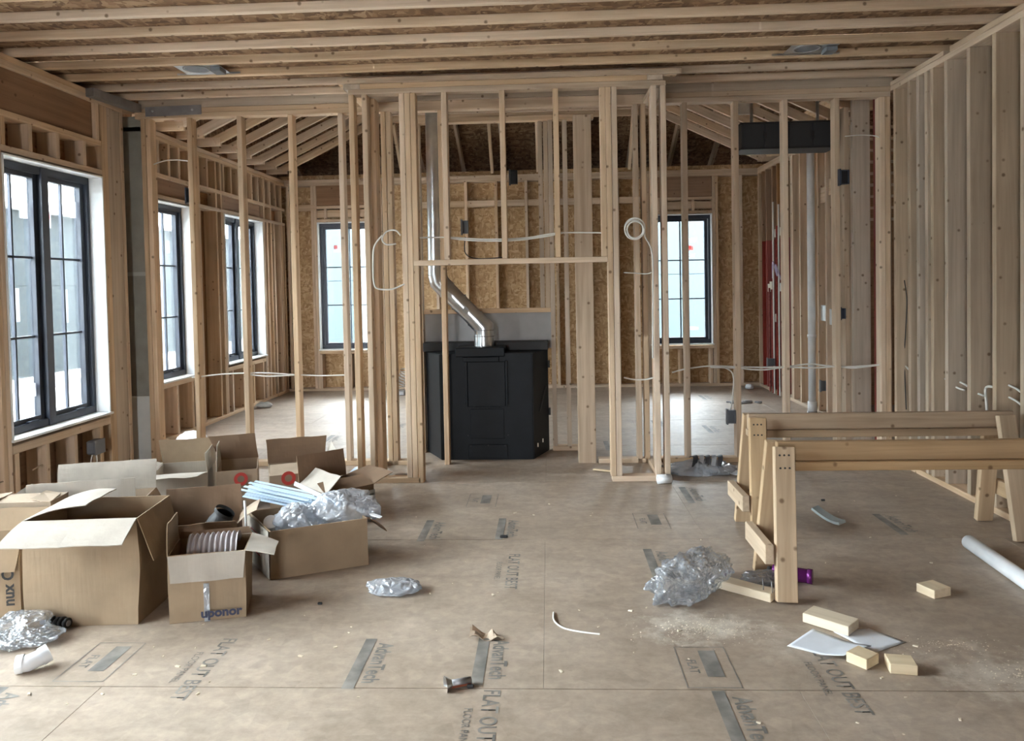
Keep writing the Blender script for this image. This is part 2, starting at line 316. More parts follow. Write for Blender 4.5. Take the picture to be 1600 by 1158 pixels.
def glassy(name, tint, refl, haze=0.0):
    m, nt, b = newmat(name); out = nt.nodes['Material Output']; nt.nodes.remove(b)
    t = N(nt, 'ShaderNodeBsdfTransparent'); t.inputs[0].default_value = (*tint, 1)
    g = N(nt, 'ShaderNodeBsdfGlossy'); g.inputs['Roughness'].default_value = .03 if not haze else .12
    fr = N(nt, 'ShaderNodeFresnel'); fr.inputs[0].default_value = 1.45
    ml = N(nt, 'ShaderNodeMath', operation='MULTIPLY'); ml.inputs[1].default_value = refl; nt.links.new(fr.outputs[0], ml.inputs[0])
    mx = N(nt, 'ShaderNodeMixShader'); nt.links.new(ml.outputs[0], mx.inputs[0]); nt.links.new(t.outputs[0], mx.inputs[1]); nt.links.new(g.outputs[0], mx.inputs[2])
    last = mx
    if haze:
        d = N(nt, 'ShaderNodeBsdfDiffuse'); d.inputs[0].default_value = (.86, .90, .96, 1); tr = N(nt, 'ShaderNodeBsdfTranslucent'); tr.inputs[0].default_value = (.86, .90, .96, 1)
        tc = N(nt, 'ShaderNodeTexCoord'); dn = N(nt, 'ShaderNodeTexNoise'); dn.inputs['Scale'].default_value = 9; dn.inputs['Detail'].default_value = 3; nt.links.new(tc.outputs['Object'], dn.inputs['Vector'])
        dm = N(nt, 'ShaderNodeVectorMath', operation='MULTIPLY_ADD'); dm.inputs[1].default_value = (.09, .09, .09); nt.links.new(dn.outputs['Color'], dm.inputs[0]); nt.links.new(tc.outputs['Object'], dm.inputs[2])
        ve = N(nt, 'ShaderNodeTexVoronoi', feature='DISTANCE_TO_EDGE'); ve.inputs['Scale'].default_value = 24; nt.links.new(dm.outputs[0], ve.inputs['Vector'])
        bp = N(nt, 'ShaderNodeBump'); bp.inputs['Strength'].default_value = .9; bp.inputs['Distance'].default_value = .03; nt.links.new(ve.outputs['Distance'], bp.inputs['Height'])
        for nd in (g, d, fr): nt.links.new(bp.outputs[0], nd.inputs['Normal'])
        m1 = N(nt, 'ShaderNodeMixShader'); m1.inputs[0].default_value = .4; nt.links.new(d.outputs[0], m1.inputs[1]); nt.links.new(tr.outputs[0], m1.inputs[2])
        m2 = N(nt, 'ShaderNodeMixShader'); m2.inputs[0].default_value = haze; nt.links.new(mx.outputs[0], m2.inputs[1]); nt.links.new(m1.outputs[0], m2.inputs[2]); last = m2
    nt.links.new(last.outputs[0], out.inputs['Surface'])
    return m
M_STICK = glassy('backlit_paper_sticker', (.62, .58, .58), .3, .35)
M_STICKR = glassy('backlit_red_sticker', (.75, .22, .18), .3, .25)
M_GLASS = glassy('window_glass', (.93, .97, .98), .8)
M_BAG = glassy('clear_plastic_bag', (.96, .98, 1), 3.6, .20)
M_BAGP = glassy('cloudy_plastic_bag', (.95, .97, 1), 3.2, .38)
# ================================================================== setting
def structure(name, label, cat, loc=(0, 0, 0)): return thing(name, label, cat, loc, kind='structure')
XL, XLB, XR, YP, YC = -3.3, -3.55, 2.6, 5.95, 5.40
ZT = 2.876
# ---- floor: sheets with open joints over a dark base
FL = structure('floor', 'grey-brown subfloor of large sheets with printed stamps and dust', 'floor')
bx('floor_base', -3.9, 6.2, -3.8, 11.2, -.06, -.02, M_GAP, FL, 0)
rows = [-3.6, -2.4, -1.1, .16, 1.4, 2.62, 4.18, 5.385, 6.6, 7.82, 9.04, 10.7]
PANELS = []
for i, (a, b) in enumerate(zip(rows, rows[1:])):
    x = -3.7 - (1.22 if i % 2 else .35)
    while x < 6.1:
        x0, x1 = max(x, -3.7), min(x+2.44, 6.1)
        if x1-x0 > .05:
            p = bx('subfloor_panel', x0+.0005, x1-.0005, a+.0025, b-.0025, -.022, 0, M_FLOOR, FL, .0008); PANELS.append((x0, x1, a, b, p))
        x += 2.44
def panel_at(x, y):
    for (x0, x1, a, b, p) in PANELS:
        if x0 <= x < x1 and a <= y < b: return p
    return FL
def stamp(x, y, kind, s=1.0, turn=0.0):                                      # printed sheet stamps, reading towards the viewer
    p = panel_at(x, y)
    M = Matrix.Translation((x, y, .0012)) @ Matrix.Rotation(-R90+turn, 4, 'Z')
    if kind == 'bar':
        text('printed_stamp', 'AdvanTech', .085*s, M, M_PRINT, p, .78, .002)
        o = link('printed_stamp_bar', bpy.data.meshes.new('bar'), p, M_PRINT, M @ Matrix.Translation((0, -.062*s, 0)))
        o.data.from_pydata([(-.19*s, -.026*s, 0), (.19*s, -.026*s, 0), (.19*s, .018*s, 0), (-.19*s, .018*s, 0)], [], [(0, 1, 2, 3)])
    elif kind == 'flat':
        text('printed_stamp', 'FLAT OUT BEST', .082*s, M, M_PRINT, p, .8, .001)
        text('printed_stamp', 'FLOOR PANEL', .04*s, M @ Matrix.Translation((.0, -.07*s, 0)), M_PRINT, p, .9, 0)
    else:
        bm = bmesh.new(); W, Hh, t = .15*s, .095*s, .004
        for (x0, x1, y0, y1) in ((-W, W, -Hh, -Hh+t), (-W, W, Hh-t, Hh), (-W, -W+t, -Hh, Hh), (W-t, W, -Hh, Hh), (-W*.8, W*.5, -Hh*.1, Hh*.55)):
            bm.faces.new([bm.verts.new(v) for v in ((x0, y0, 0), (x1, y0, 0), (x1, y1, 0), (x0, y1, 0))])
        from_bm('printed_stamp_frame', bm, M_PRINT, p, M=M)
        text('printed_stamp', 'FLAT', .05*s, M @ Matrix.Translation((0, -.05*s, 0)), M_PRINT, p, .9, .001)
for (x, y, k) in ((-.66, 2.80, 'bar'), (-.21, 2.83, 'bar'), (-.66, 4.34, 'bar'), (-.23, 4.37, 'bar'), (.56, 3.83, 'bar'), (1.98, 4.42, 'bar'), (.62, 2.42, 'bar'), (-1.9, 2.42, 'bar'), (1.85, 2.72, 'bar'),
                  (.95, 5.05, 'bar'), (-.20, 3.72, 'flat'), (-.22, 2.38, 'flat'), (-1.30, 2.76, 'flat'), (.99, 2.70, 'flat'), (-1.72, 2.80, 'frame'), (.55, 2.78, 'frame'), (.58, 4.5, 'frame'),
                  (-.45, 4.95, 'frame'), (1.55, 7.3, 'bar'), (1.1, 7.6, 'bar'), (-1.5, 7.6, 'bar'), (-2.0, 7.0, 'bar'), (.55, 6.6, 'bar'), (1.9, 9.3, 'bar')):
    stamp(x, y, k)

# ---- ceiling of the front room
CE = structure('ceiling', 'open ceiling of closely spaced joists under strand board', 'ceiling', (0, 0, 2.9))
jy = [5.54-.2925*k for k in range(13)] + [5.80]
for y in jy: bx('ceiling_joist', -3.46, 2.76, y-.019, y+.019, ZT, ZT+.048, M_LUM, CE)
for i, x in enumerate((-3.6, -1.16, 1.28, 3.72)):
    for j, y in enumerate((-3.6, -2.38, -1.16, .06, 1.28, 2.5, 3.72, 4.94)):
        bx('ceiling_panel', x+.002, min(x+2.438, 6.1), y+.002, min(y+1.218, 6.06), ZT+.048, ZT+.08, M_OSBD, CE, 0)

# ---- generic stud wall pieces
def stud_x(parent, x, y0, z0, z1, mat=None, d=.089, t=.038, name='stud'):    # stud of a wall running in x; x = left edge
    return bx(name, x, x+t, y0, y0+d, z0, z1, mat or M_LUM, parent)
def stud_y(parent, x0, y, z0, z1, mat=None, d=.14, t=.038, name='stud'):     # stud of a wall running in y; y = near edge
    return bx(name, x0, x0+d, y, y+t, z0, z1, mat or M_LUM, parent)

# ---- window unit: dark double casement in a wall running in y (left) or x (back)
def to_left(x_in):                                                           # window coordinates u along wall, v up, w outwards
    return lambda u0, u1, v0, v1, w0, w1: (x_in-w1, x_in-w0, u0, u1, v0, v1)
def to_back(y_in):
    return lambda u0, u1, v0, v1, w0, w1: (u0, u1, y_in+w0, y_in+w1, v0, v1)
def window(name, label, conv, u0, u1, v0, v1, sashes, dw, stickers=(), trim=.012):
    W = structure(name, label, 'window', [(conv(u0, u1, v0, v1, 0, dw)[i]+conv(u0, u1, v0, v1, 0, dw)[i+1])/2 for i in (0, 2)] + [v0])
    B = lambda nm, mat, a, par=W, bev=.002: bx(nm, *conv(*a), mat, par, bev)
    # white jamb liners
    B('jamb', M_WHITE, (u0, u0+trim, v0, v1, -.005, dw)); B('jamb', M_WHITE, (u1-trim, u1, v0, v1, -.005, dw))
    B('head_jamb', M_WHITE, (u0, u1, v1-trim, v1, -.005, dw)); B('sill_board', M_WHITE, (u0-.01, u1+.01, v0, v0+.016, -.02, dw))
    a0, a1, b0, b1 = u0+trim, u1-trim, v0+.016, v1-trim
    f = .05
    fr = B('window_frame', M_FRAME, (a0, a1, b0, b0+f, dw-.05, dw+.03))
    B('frame_rail', M_FRAME, (a0, a1, b1-f, b1, dw-.05, dw+.03), fr)
    sw = (a1-a0)/sashes
    B('frame_stile', M_FRAME, (a0, a0+f*.6, b0, b1, dw-.05, dw+.03), fr); B('frame_stile', M_FRAME, (a1-f*.6, a1, b0, b1, dw-.05, dw+.03), fr)
    for k in range(1, sashes): B('mullion', M_FRAME, (a0+sw*k-.035, a0+sw*k+.035, b0, b1, dw-.06, dw+.03), fr)
    for k in range(sashes):
        s0, s1 = a0+sw*k+.035, a0+sw*(k+1)-.035; c0, c1 = b0+f*.8, b1-f*.8; g = .04
        sash = B('sash_stile', M_FRAME, (s0, s0+g, c0, c1, dw-.025, dw+.02)); B('sash_stile', M_FRAME, (s1-g, s1, c0, c1, dw-.025, dw+.02), sash)
        B('sash_rail', M_FRAME, (s0+g, s1-g, c0, c0+g, dw-.025, dw+.02), sash); B('sash_rail', M_FRAME, (s0+g, s1-g, c1-g, c1, dw-.025, dw+.02), sash)
        p0, p1, q0, q1 = s0+g, s1-g, c0+g, c1-g
        B('window_pane', M_GLASS, (p0, p1, q0, q1, dw+.004, dw+.008), W, 0)
        for r in (1, 2): B('muntin', M_FRAME, (p0, p1, q0+(q1-q0)*r/3-.008, q0+(q1-q0)*r/3+.008, dw-.006, dw+.018))
        B('muntin', M_FRAME, ((p0+p1)/2-.007, (p0+p1)/2+.007, q0, q1, dw-.005, dw+.017))
        B('sash_lock', M_FRAME, ((p0+p1)/2+.03, (p0+p1)/2+.13, c0-.005, c0+.02, dw-.05, dw-.025))
        for (kk, fu, fv, wu, wv, mt) in stickers:
            if kk == k: B('pane_sticker', mt, (p0+(p1-p0)*fu, p0+(p1-p0)*fu+wu, q0+(q1-q0)*fv, q0+(q1-q0)*fv+wv, dw+.002, dw+.004), W, 0)
    return W
ST1 = [(0, .78, .83, .06, .10, M_STICK), (0, .55, .40, .035, .22, M_STICK), (0, .86, .08, .05, .09, M_STICK), (1, .05, .80, .05, .16, M_STICK), (1, .03, .84, .045, .04, M_STICKR), (1, .84, .86, .05, .12, M_STICK), (1, .52, .38, .035, .24, M_STICK),
       (1, .12, .10, .07, .08, M_STICK), (1, .84, .12, .04, .07, M_STICK)]
window('window_1', 'large dark double window by the carton pile, nearest of the left wall', to_left(XL), 4.54, 5.60, .49, 2.265, 2, .15, ST1)
ST2 = [(1, .70, .75, .04, .12, M_STICK), (1, .20, .40, .03, .2, M_STICK)]
window('window_2', 'dark double window just behind the left end of the stud partition', to_left(XLB), 6.42, 7.56, .55, 2.245, 2, .15, ST2)
window('window_3', 'dark double window nearest the far left corner on the side wall', to_left(XLB), 8.33, 9.47, .57, 2.25, 2, .15, ST2[:1])
STB = [(0, .16, .80, .14, .10, M_STICK), (0, .16, .83, .05, .05, M_STICKR), (0, .33, .45, .10, .13, M_STICK), (0, .36, .2, .09, .07, M_STICK)]
window('window_4', 'narrow dark window in the strand board back wall left of the flue', to_back(10.31), -3.115, -2.3, .555, 2.295, 1, .12, STB)
STC = [(0, .66, .82, .13, .06, M_STICK), (0, .64, .76, .06, .055, M_STICKR), (0, .67, .75, .07, .06, M_STICKR), (0, .64, .69, .11, .05, M_STICK), (0, .68, .06, .12, .05, M_STICK)]
window('window_5', 'narrow dark window in the strand board back wall right of the chase', to_back(10.31), 1.37, 2.187, .555, 2.295, 1, .12, STC)
window('window_added', 'wide dark window row added out of view beside the camera for side light', to_left(XL), .9, 3.9, .12, 2.42, 4, .15)  # unseen row, added and widened to bring in more light from the left

# ---- left wall (front room and, set back a little, rear room)
WL = structure('wall_left', 'left framed exterior wall with brown sheathing behind open studs', 'wall', (XL, 3, 0))
def sheath_y(parent, x, y0, y1, holes, z0, z1, mat, step=1.22):             # sheathing in strips around window holes, one piece per sheet
    y = y0
    cuts = sorted({y0, y1} | {h[i] for h in holes for i in (0, 1)})
    for a, b in zip(cuts, cuts[1:]):
        n = max(1, round((b-a)/step))
        for k in range(n):
            c, d = a+(b-a)*k/n, a+(b-a)*(k+1)/n
            hz = [h for h in holes if h[0] < (c+d)/2 < h[1]]
            for (za, zb) in ([(z0, hz[0][2]), (hz[0][3], z1)] if hz else [(z0, z1)]):
                bx('sheathing_panel', x-.012, x, c+.001, d-.001, za, zb, mat, parent, 0)
sheath_y(WL, XL-.145, -3.6, 6.2, [(4.54, 5.60, .49, 2.265), (.9, 3.9, .12, 2.42)], 0, 2.95, M_PLY)
bx('bottom_plate', XL-.14, XL, -3.5, 5.9, 0, .038, M_LUM, WL)
bx('top_plate', XL-.14, XL, -3.5, 5.9, 2.80, 2.838, M_LUM, WL); bx('top_plate', XL-.14, XL, -3.5, 6.1, 2.838, ZT, M_LUM, WL)
for (a, b, v0, v1) in ((4.54, 5.60, .49, 2.265), (.9, 3.9, .12, 2.42)):
    bx('sill_plate', XL-.14, XL, a, b, v0-.075, v0-.022, M_LUM, WL)
    bx('header_plate', XL-.14, XL, a-.04, b, v1+.012, v1+.05, M_LUM, WL)
    bx('header_plate', XL-.14, XL, a-.04, b, 2.49, 2.53, M_LUM, WL)
    bx('header_board', XL-.075, XL-.03, a-.04, b-.06, 2.53, 2.80, M_PLY, WL)
    stud_y(WL, XL-.14, b-.06, 2.53, 2.80)
    for y in (a+.02, a+.27, a+.55, a+.85): stud_y(WL, XL-.14, y-.02, v1+.05, 2.49, name='cripple_stud')
    for y in (a+.02, a+.31, a+.61, a+.92): (v0 > .3 and stud_y(WL, XL-.14, y, .038, v0-.075, name='cripple_stud'))
for y in (5.602, 5.642): stud_y(WL, XL-.14, y, .038, 2.80)
bx('nailer_board', XL-.045, XL-.006, 5.684, 5.86, .038, 2.80, M_LUMG, WL)
stud_y(WL, XL-.14, 5.862, .038, 2.80)
for y in (4.46, 4.50, 4.20, 3.942, 3.902, .86, .82, .4, .0, -.4, -.8, -1.2, -1.64, -2.0, -2.4, -2.8, -3.2): stud_y(WL, XL-.14, y, .038, 2.80)
bx('steel_bracket', XL-.02, XL+.13, 5.0, 5.005, 2.86, 2.861, M_DSTEEL, WL, 0) if False else None
# rear room part
bx('bottom_plate', XLB-.14, XLB, 6.16, 10.3, 0, .038, M_LUM, WL)
bx('top_plate', XLB-.14, XLB, 6.16, 10.3, 2.79, 2.828, M_LUM, WL); bx('top_plate', XLB-.14, XLB, 6.16, 10.3, 2.828, 2.87, M_LUM, WL)
sheath_y(WL, XLB-.145, 6.12, 10.45, [(6.42, 7.56, .55, 2.245), (8.33, 9.47, .57, 2.25)], 0, 2.95, M_PLY)
bx('header_plate', XLB-.14, XLB, 6.3, 10.3, 2.45, 2.49, M_LUM, WL); bx('header_plate', XLB-.14, XLB, 6.3, 10.3, 2.255, 2.292, M_LUM, WL)
for (a, b) in ((6.42, 7.56), (8.33, 9.47)):
    bx('header_board', XLB-.08, XLB-.03, a, b, 2.292, 2.45, M_PLY, WL); bx('sill_plate', XLB-.14, XLB, a, b, .50, .545, M_LUM, WL)
    for k in range(4): stud_y(WL, XLB-.14, a+.1+.31*k, .038, .50, name='cripple_stud')
    for s in (a-.04, b+.002): stud_y(WL, XLB-.14, s, .038, 2.255)
    stud_y(WL, XLB-.14, b+.042, .038, 2.79)
    stud_y(WL, XLB-.14, a-.08, .038, 2.79)
y = 6.5
while y < 10.25:
    stud_y(WL, XLB-.14, y, 2.49, 2.79, name='cripple_stud')
    if (7.6 < y < 8.25 or y > 9.52) and int(round((y-6.5)/.203)) % 2 == 0: stud_y(WL, XLB-.14, y, .038, 2.255); stud_y(WL, XLB-.14, y, 2.292, 2.45, name='cripple_stud')
    y += .203
for y in (9.62, 9.86, 10.10, 10.26): stud_y(WL, XLB-.14, y, .038, 2.255)
for (a, b) in ((7.6, 8.25), (9.52, 10.25)): bx('header_board', XLB-.11, XLB-.09, a, b, 2.3, 2.44, M_PLY, WL)

# ---- back wall
WB = structure('wall_back', 'far back wall of strand board sheathing behind open studs', 'wall', (0, 10.4, 0))
cuts = [-3.7, -3.115, -2.3, -1.3, -.08, 1.37, 2.187, 2.95, 4.2, 6.1]
for a, b in zip(cuts, cuts[1:]):
    for (za, zb) in ([(0, .555), (2.295, 2.95)] if a in (-3.115, 1.37) else [(0, 1.46), (1.463, 2.95)] if a > 2.1 or a < -3 else [(0, 2.45), (2.453, 2.95)]):
        bx('sheathing_panel', a+.001, b-.001, 10.452, 10.464, za, zb, M_OSB, WB, 0)
bx('outer_sheathing', -3.76, 6.2, 10.466, 10.478, 0, .555, M_PLY, WB, 0); bx('outer_sheathing', -3.76, 6.2, 10.466, 10.478, 2.295, 2.95, M_PLY, WB, 0)
for (a, b) in ((-3.76, -3.115), (-2.3, 1.37), (2.187, 6.2)): bx('outer_sheathing', a, b, 10.466, 10.478, .555, 2.295, M_PLY, WB, 0)
bx('bottom_plate', -3.69, 2.95, 10.31, 10.45, 0, .038, M_LUM, WB); bx('top_plate', -3.69, 2.95, 10.31, 10.45, 2.79, 2.828, M_LUM, WB); bx('top_plate', -3.69, 2.95, 10.31, 10.45, 2.828, 2.876, M_LUM, WB)
bs = []
x = -3.53
while x < 2.9: bs.append(x); x += .405
for x in bs:
    inA, inB = -3.2 < x < -2.28, 1.3 < x < 2.2
    if not (inA or inB): stud_x(WB, x, 10.31, .038, 2.79, d=.14)
    else: stud_x(WB, x, 10.31, .038, .5, d=.14, name='cripple_stud')
for a, b in zip(bs, bs[1:]):
    if not (-3.3 < a < -2.2 or 1.0 < a < 2.2): bx('blocking', a+.04, b-.002, 10.31, 10.348, 2.455, 2.54, M_LUM, WB)
for (a, b) in ((-3.115, -2.3), (1.37, 2.187)):
    for s in (a-.04, a-.08, b+.002, b+.042): stud_x(WB, s, 10.31, .038, 2.79, d=.14)
    bx('header_board', a, b, 10.312, 10.35, 2.52, 2.79, M_PLY, WB); bx('header_plate', a, b, 10.31, 10.45, 2.48, 2.518, M_LUM, WB)
    bx('header_plate', a, b, 10.31, 10.45, 2.30, 2.338, M_LUM, WB); bx('sill_plate', a, b, 10.31, 10.45, .505, .543, M_LUM, WB)
    bx('blocking', a, b, 10.33, 10.36, 2.36, 2.46, M_LUM, WB)
    for s in (a+.1, a+.55): stud_x(WB, s, 10.31, 2.338, 2.48, d=.14, name='cripple_stud')
    stud_x(WB, a+.47, 10.31, .038, .505, d=.14, name='cripple_stud')

# ---- right wall: deep studs of the front room
WR = structure('wall_right', 'right framed wall of closely set deep studs', 'wall', (XR, 4, 0))
bx('bottom_plate', XR, XR+.14, -3.5, 5.94, 0, .038, M_LUM, WR)
bx('top_plate', XR, XR+.14, -3.5, 6.0, 2.80, 2.838, M_LUM, WR); bx('top_plate', XR, XR+.14, -3.5, 5.1, 2.84, ZT, M_LUM, WR); bx('top_plate', XR, XR+.14, 5.18, 6.0, 2.84, ZT-.004, M_LUM, WR)
for i, y in enumerate((5.89, 5.667, 5.533, 5.414, 5.335, 5.151, 4.884, 4.611, 4.345, 4.06, 3.66, 3.25, 2.85, 2.44, 2.0, 1.6, 1.2, .8, .4, 0, -.4, -.8, -1.2, -1.6, -2, -2.4, -2.8, -3.2)):
    stud_y(WR, XR, y-.019, .038, 2.80, M_LUMG)
# rear room right wall, part of it dyed red
bx('bottom_plate', 2.78, 2.92, 7.2, 10.3, 0, .038, M_LUM, WR); bx('top_plate', 2.78, 2.92, 7.2, 10.3, 2.80, 2.876, M_LUM, WR)
for y in (7.18, 7.24, 7.55, 7.83, 8.06, 8.31, 8.62, 8.88, 8.93): stud_y(WR, 2.78, y-.019, .038, 2.80, M_LUM)
for i, y in enumerate((9.25, 9.45, 9.66, 9.93, 10.1, 10.28)):
    if i == 5: stud_y(WR, 2.78, y-.019, .038, 2.80, M_LUM)
    else: stud_y(WR, 2.78, y-.019, .038, 1.9, M_RED); stud_y(WR, 2.78, y-.019, 1.9, 2.80, M_PLY)
for a in (7.2, 8.23, 9.27): bx('sheathing_panel', 2.935, 2.947, a+.001, a+1.03, 0, 2.95, M_PLY if a < 9 else M_OSBD, WR, 0)
for (y, z, m) in ((9.55, 1.97, M_TAG), (9.35, 1.98, M_TAG), (9.78, 1.33, M_TAG), (9.5, 1.36, M_WHITE), (9.37, 1.31, M_WHITE), (9.55, .93, M_TAG), (9.86, 1.30, M_TAG)):
    bx('blocking_offcut', 2.79, 2.80, y-.05, y+.05, z-.05, z+.05, m, WR, .001)
for (y0, y1, z, m) in ((7.57, 7.80, 2.31, M_LUM), (7.86, 8.04, 2.25, M_LUM), (7.57, 7.80, 1.02, M_WHITE), (7.86, 8.04, 1.05, M_WHITE)): bx('blocking', 2.80, 2.83, y0, y1, z-.08, z+.08, m, WR)
bx('post', 2.50, 2.64, 6.42, 6.46, .0, 2.86, M_LUMG, WR); bx('post', 2.655, 2.70, 6.36, 6.40, 0, 2.86, M_RED, WR); bx('post', 2.71, 2.75, 6.3, 6.4, 0, 2.86, M_LUMG, WR)
bx('post', 2.44, 2.48, 6.44, 6.58, 0, 2.80, M_LUM, WR)
bx('top_plate', 2.70, 2.80, 6.2, 8.9, 3.0, 3.14, M_LUM, WR)
# boards standing in the dim passage beyond the right studs
for (x, y) in ((2.98, 6.9), (3.25, 7.0), (3.4, 7.6), (3.7, 7.6), (4.1, 7.6)): stud_x(WR, x, y, 0, 2.86, M_LUMG)
for k in range(9): bx('shelf_board', 2.98, 3.6, 7.55, 7.59, 1.95+.11*k, 1.975+.11*k, M_LUM, WR)
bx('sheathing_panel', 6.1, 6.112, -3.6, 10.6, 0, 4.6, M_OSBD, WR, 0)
bx('sheathing_panel', 2.95, 6.1, 8.6, 8.612, 0, 2.95, M_PLY, WR, 0)
# ---- wall behind the camera with an unseen opening added for frontal light
WF = structure('wall_front', 'sheathed wall behind the camera with one narrow opening added for frontal light', 'wall', (0, -3.55, 0))

for a, b in ((-3.6, -2.38), (-2.38, -1.725), (-1.175, .02), (.02, 1.24), (1.24, 2.46), (2.46, 3.68), (3.68, 6.1)): bx('sheathing_panel', a, b, -3.56, -3.548, 0, 2.95, M_PLY, WF, 0)

bx('header_board', -1.725, -1.175, -3.56, -3.5, 2.2, 2.95, M_PLY, WF)
# ---- stud partition across the middle
WM_ = structure('wall_middle', 'open stud partition across the middle with a deep timber beam', 'wall', (0, YP, 0))
Z0, Z1 = .038, 2.763
for (a, b) in ((-3.23, -1.36), (.85, 2.60)):
    bx('top_plate', a, b, YP, YP+.089, Z1, Z1+.038, M_LUM, WM_); bx('top_plate', a, b, YP, YP+.089, Z1+.039, Z1+.077, M_LUM, WM_)
    bx('bottom_plate', a, b, YP, YP+.089, 0, .038, M_LUM, WM_)
bx('header_beam', -3.2, 2.62, YP+.004, YP+.085, Z1+.078, 2.945, M_LUMG, WM_)
bx('header_beam', -1.36, .85, YP+.01, YP+.085, Z1, Z1+.077, M_LUM, WM_)
for x in (-3.186, -3.146, -2.814, -2.414, -2.008, -1.612, 1.044, 1.430, 1.80, 2.185, 2.52, 2.56): stud_x(WM_, x, YP, Z0, Z1)
for x in (-1.277, -1.236, -.832, .671, .73): stud_x(WM_, x, YP, 0, Z1)
bx('post', .215, .352, YP+.01, YP+.10, 0, 2.70, M_LUM, WM_)
bx('bottom_plate', -1.30, -1.0, YP, YP+.089, 0, .036, M_LUM, WM_); bx('bottom_plate', .37, .85, YP, YP+.089, 0, .036, M_LUM, WM_)
bx('hanging_offcut', .665, .703, YP-.06, YP-.022, 1.0, 2.05, M_LUM, WM_); 
for (p0, p1) in (((-3.14, YP-.004, 2.815), (-2.69, YP-.004, 2.822)),): beam('steel_plate', p0, p1, .075, .006, (0, 0, 1), M_DSTEEL, WM_, .001)
beam('steel_plate', (-3.27, 5.42, 2.845), (-3.20, 5.94, 2.842), .06, .07, (0, 0, 1), M_DSTEEL, WM_, .001)
for x in (-3.08, -2.76): cyl('bolt', (x, YP-.014, 2.82), (x, YP-.004, 2.82), .009, M_STEEL, WM_, seg=10)

# ---- fireplace chase standing forward of the partition
CH = structure('wall_chase', 'framed fireplace chase projecting from the stud partition', 'wall', (-.25, 5.4, 0))
bx('top_plate', -1.385, .84, YC, YC+.089, 2.762, 2.799, M_LUM, CH); bx('top_plate', -1.30, .71, YC, YC+.089, 2.80, 2.837, M_LUM, CH)
bx('top_plate', -1.42, -1.30, YC+.002, YC+.14, 2.80, 2.837, M_LUMG, CH); bx('top_plate', .71, .82, YC+.002, YC+.14, 2.80, 2.837, M_LUMG, CH)
bx('top_plate', -1.46, .95, YC-.02, YC+.02, 2.838, ZT-.002, M_LUM, CH); bx('top_plate', -1.46, .92, YC+.03, YC+.09, 2.838, ZT-.002, M_LUM, CH)
for s, x in ((-1, -1.385), (1, .751)):
    bx('top_plate', x, x+.089, YC+.09, YP-.002, 2.762, 2.799, M_LUM, CH); bx('bottom_plate', x, x+.089, YC+.09, YP-.002, 0, .038, M_LUM, CH)
bx('bottom_plate', -1.385, -.93, YC, YC+.089, 0, .038, M_LUM, CH); bx('bottom_plate', .43, .84, YC, YC+.089, 0, .038, M_LUM, CH)
for x in (-1.383, -1.29, -1.026, -.986, .421, .462, .735, .80): stud_x(CH, x, YC, Z0, 2.762)
stud_x(CH, -.946, YC, 0.0, 2.762); stud_x(CH, .382, YC, 1.586, 2.762)
bx('header_plate', -.945, .421, YC-.004, YC+.089, 1.548, 1.586, M_LUM, CH)
for x in (-.726, -.318, .057): stud_x(CH, x, YC, 1.586, 2.762, name='cripple_stud')
bx('side_stud', -1.262, -1.224, YC+.12, YC+.26, .038, 2.762, M_LUM, CH); bx('side_stud', .762, .80, YC+.2, YC+.34, .038, 2.762, M_LUM, CH)
for x in (-1.13, -1.09): stud_x(CH, x, 6.40, .0, 2.76)
for x in (.02, .14, .255): stud_x(CH, x, 6.42, .038, 2.76, M_LUMG)
bx('bottom_plate', .02, .36, 6.42, 6.51, 0, .038, M_LUM, CH)
for x in (-.065, -.02): stud_x(CH, x, 6.45, 1.2, 2.76, M_LUMG)
bx('back_header', -1.06, .02, 6.44, 6.53, 1.165, 1.203, M_LUM, CH)
bx('top_plate', -1.1, .4, 6.40, 6.49, 2.76, 2.80, M_LUM, CH)
bx('backer_board', -1.06, .02, 6.50, 6.512, .86, 1.165, M_CEM, CH, 0)

# ---- roof over the rear room: tray trusses under a boarded deck
RF = structure('roof', 'timber roof trusses under a dark boarded deck over the rear room', 'roof', (0, 8, 2.9))
def truss(y):
    T = link('roof_truss', None, RF, None, Matrix.Translation((-.3, y, 2.9)))
    d = .089
    def m(a, b, wd=d, nm='truss_chord'): beam(nm, (a[0], y, a[1]), (b[0], y, b[1]), wd, .038, (0, 0, 1), M_LUM, T, .002)
    h = d/2
    m((-3.6, 2.885+h), (-3.33, 2.885+h)); m((-3.40, 2.885+h*1.1), (-2.10, 3.50+h*1.1)); m((-2.2, 3.5+h), (1.45, 3.5+h)); m((1.4, 3.5+h*1.1), (2.72, 2.87+h*1.1)); m((2.65, 2.885+h), (2.98, 2.885+h))
    for (x0, za, x1) in ((-3.0, 3.1, -3.0), (-2.4, 3.4, -2.7), (-1.9, 3.6, -1.2), (-.6, 3.6, -1.1), (.1, 3.6, .7), (1.3, 3.6, 1.5), (2.2, 3.2, 2.1)):
        m((x0, za), (x1, min(4.55, 2.95+(11.9-y)*.5)), .089, 'truss_web')
for k in range(9): truss(9.8-.4*k)
for k in range(9):                                                            # short jack rafters from the last truss down to the back wall
    x = -2.55+.61*k
    if x > 2.6: break
    if -2.2 < x < 1.5: beam('jack_rafter', (x, 9.83, 3.50), (x, 10.36, 2.93), .089, .038, (0, 0, 1), M_LUM, RF, .002)
    beam('deck_rafter', (x+.1, 8.55, 4.62), (x+.1, 11.9, 2.945), .14, .038, (0, 0, 1), M_LUMG, RF, .002)
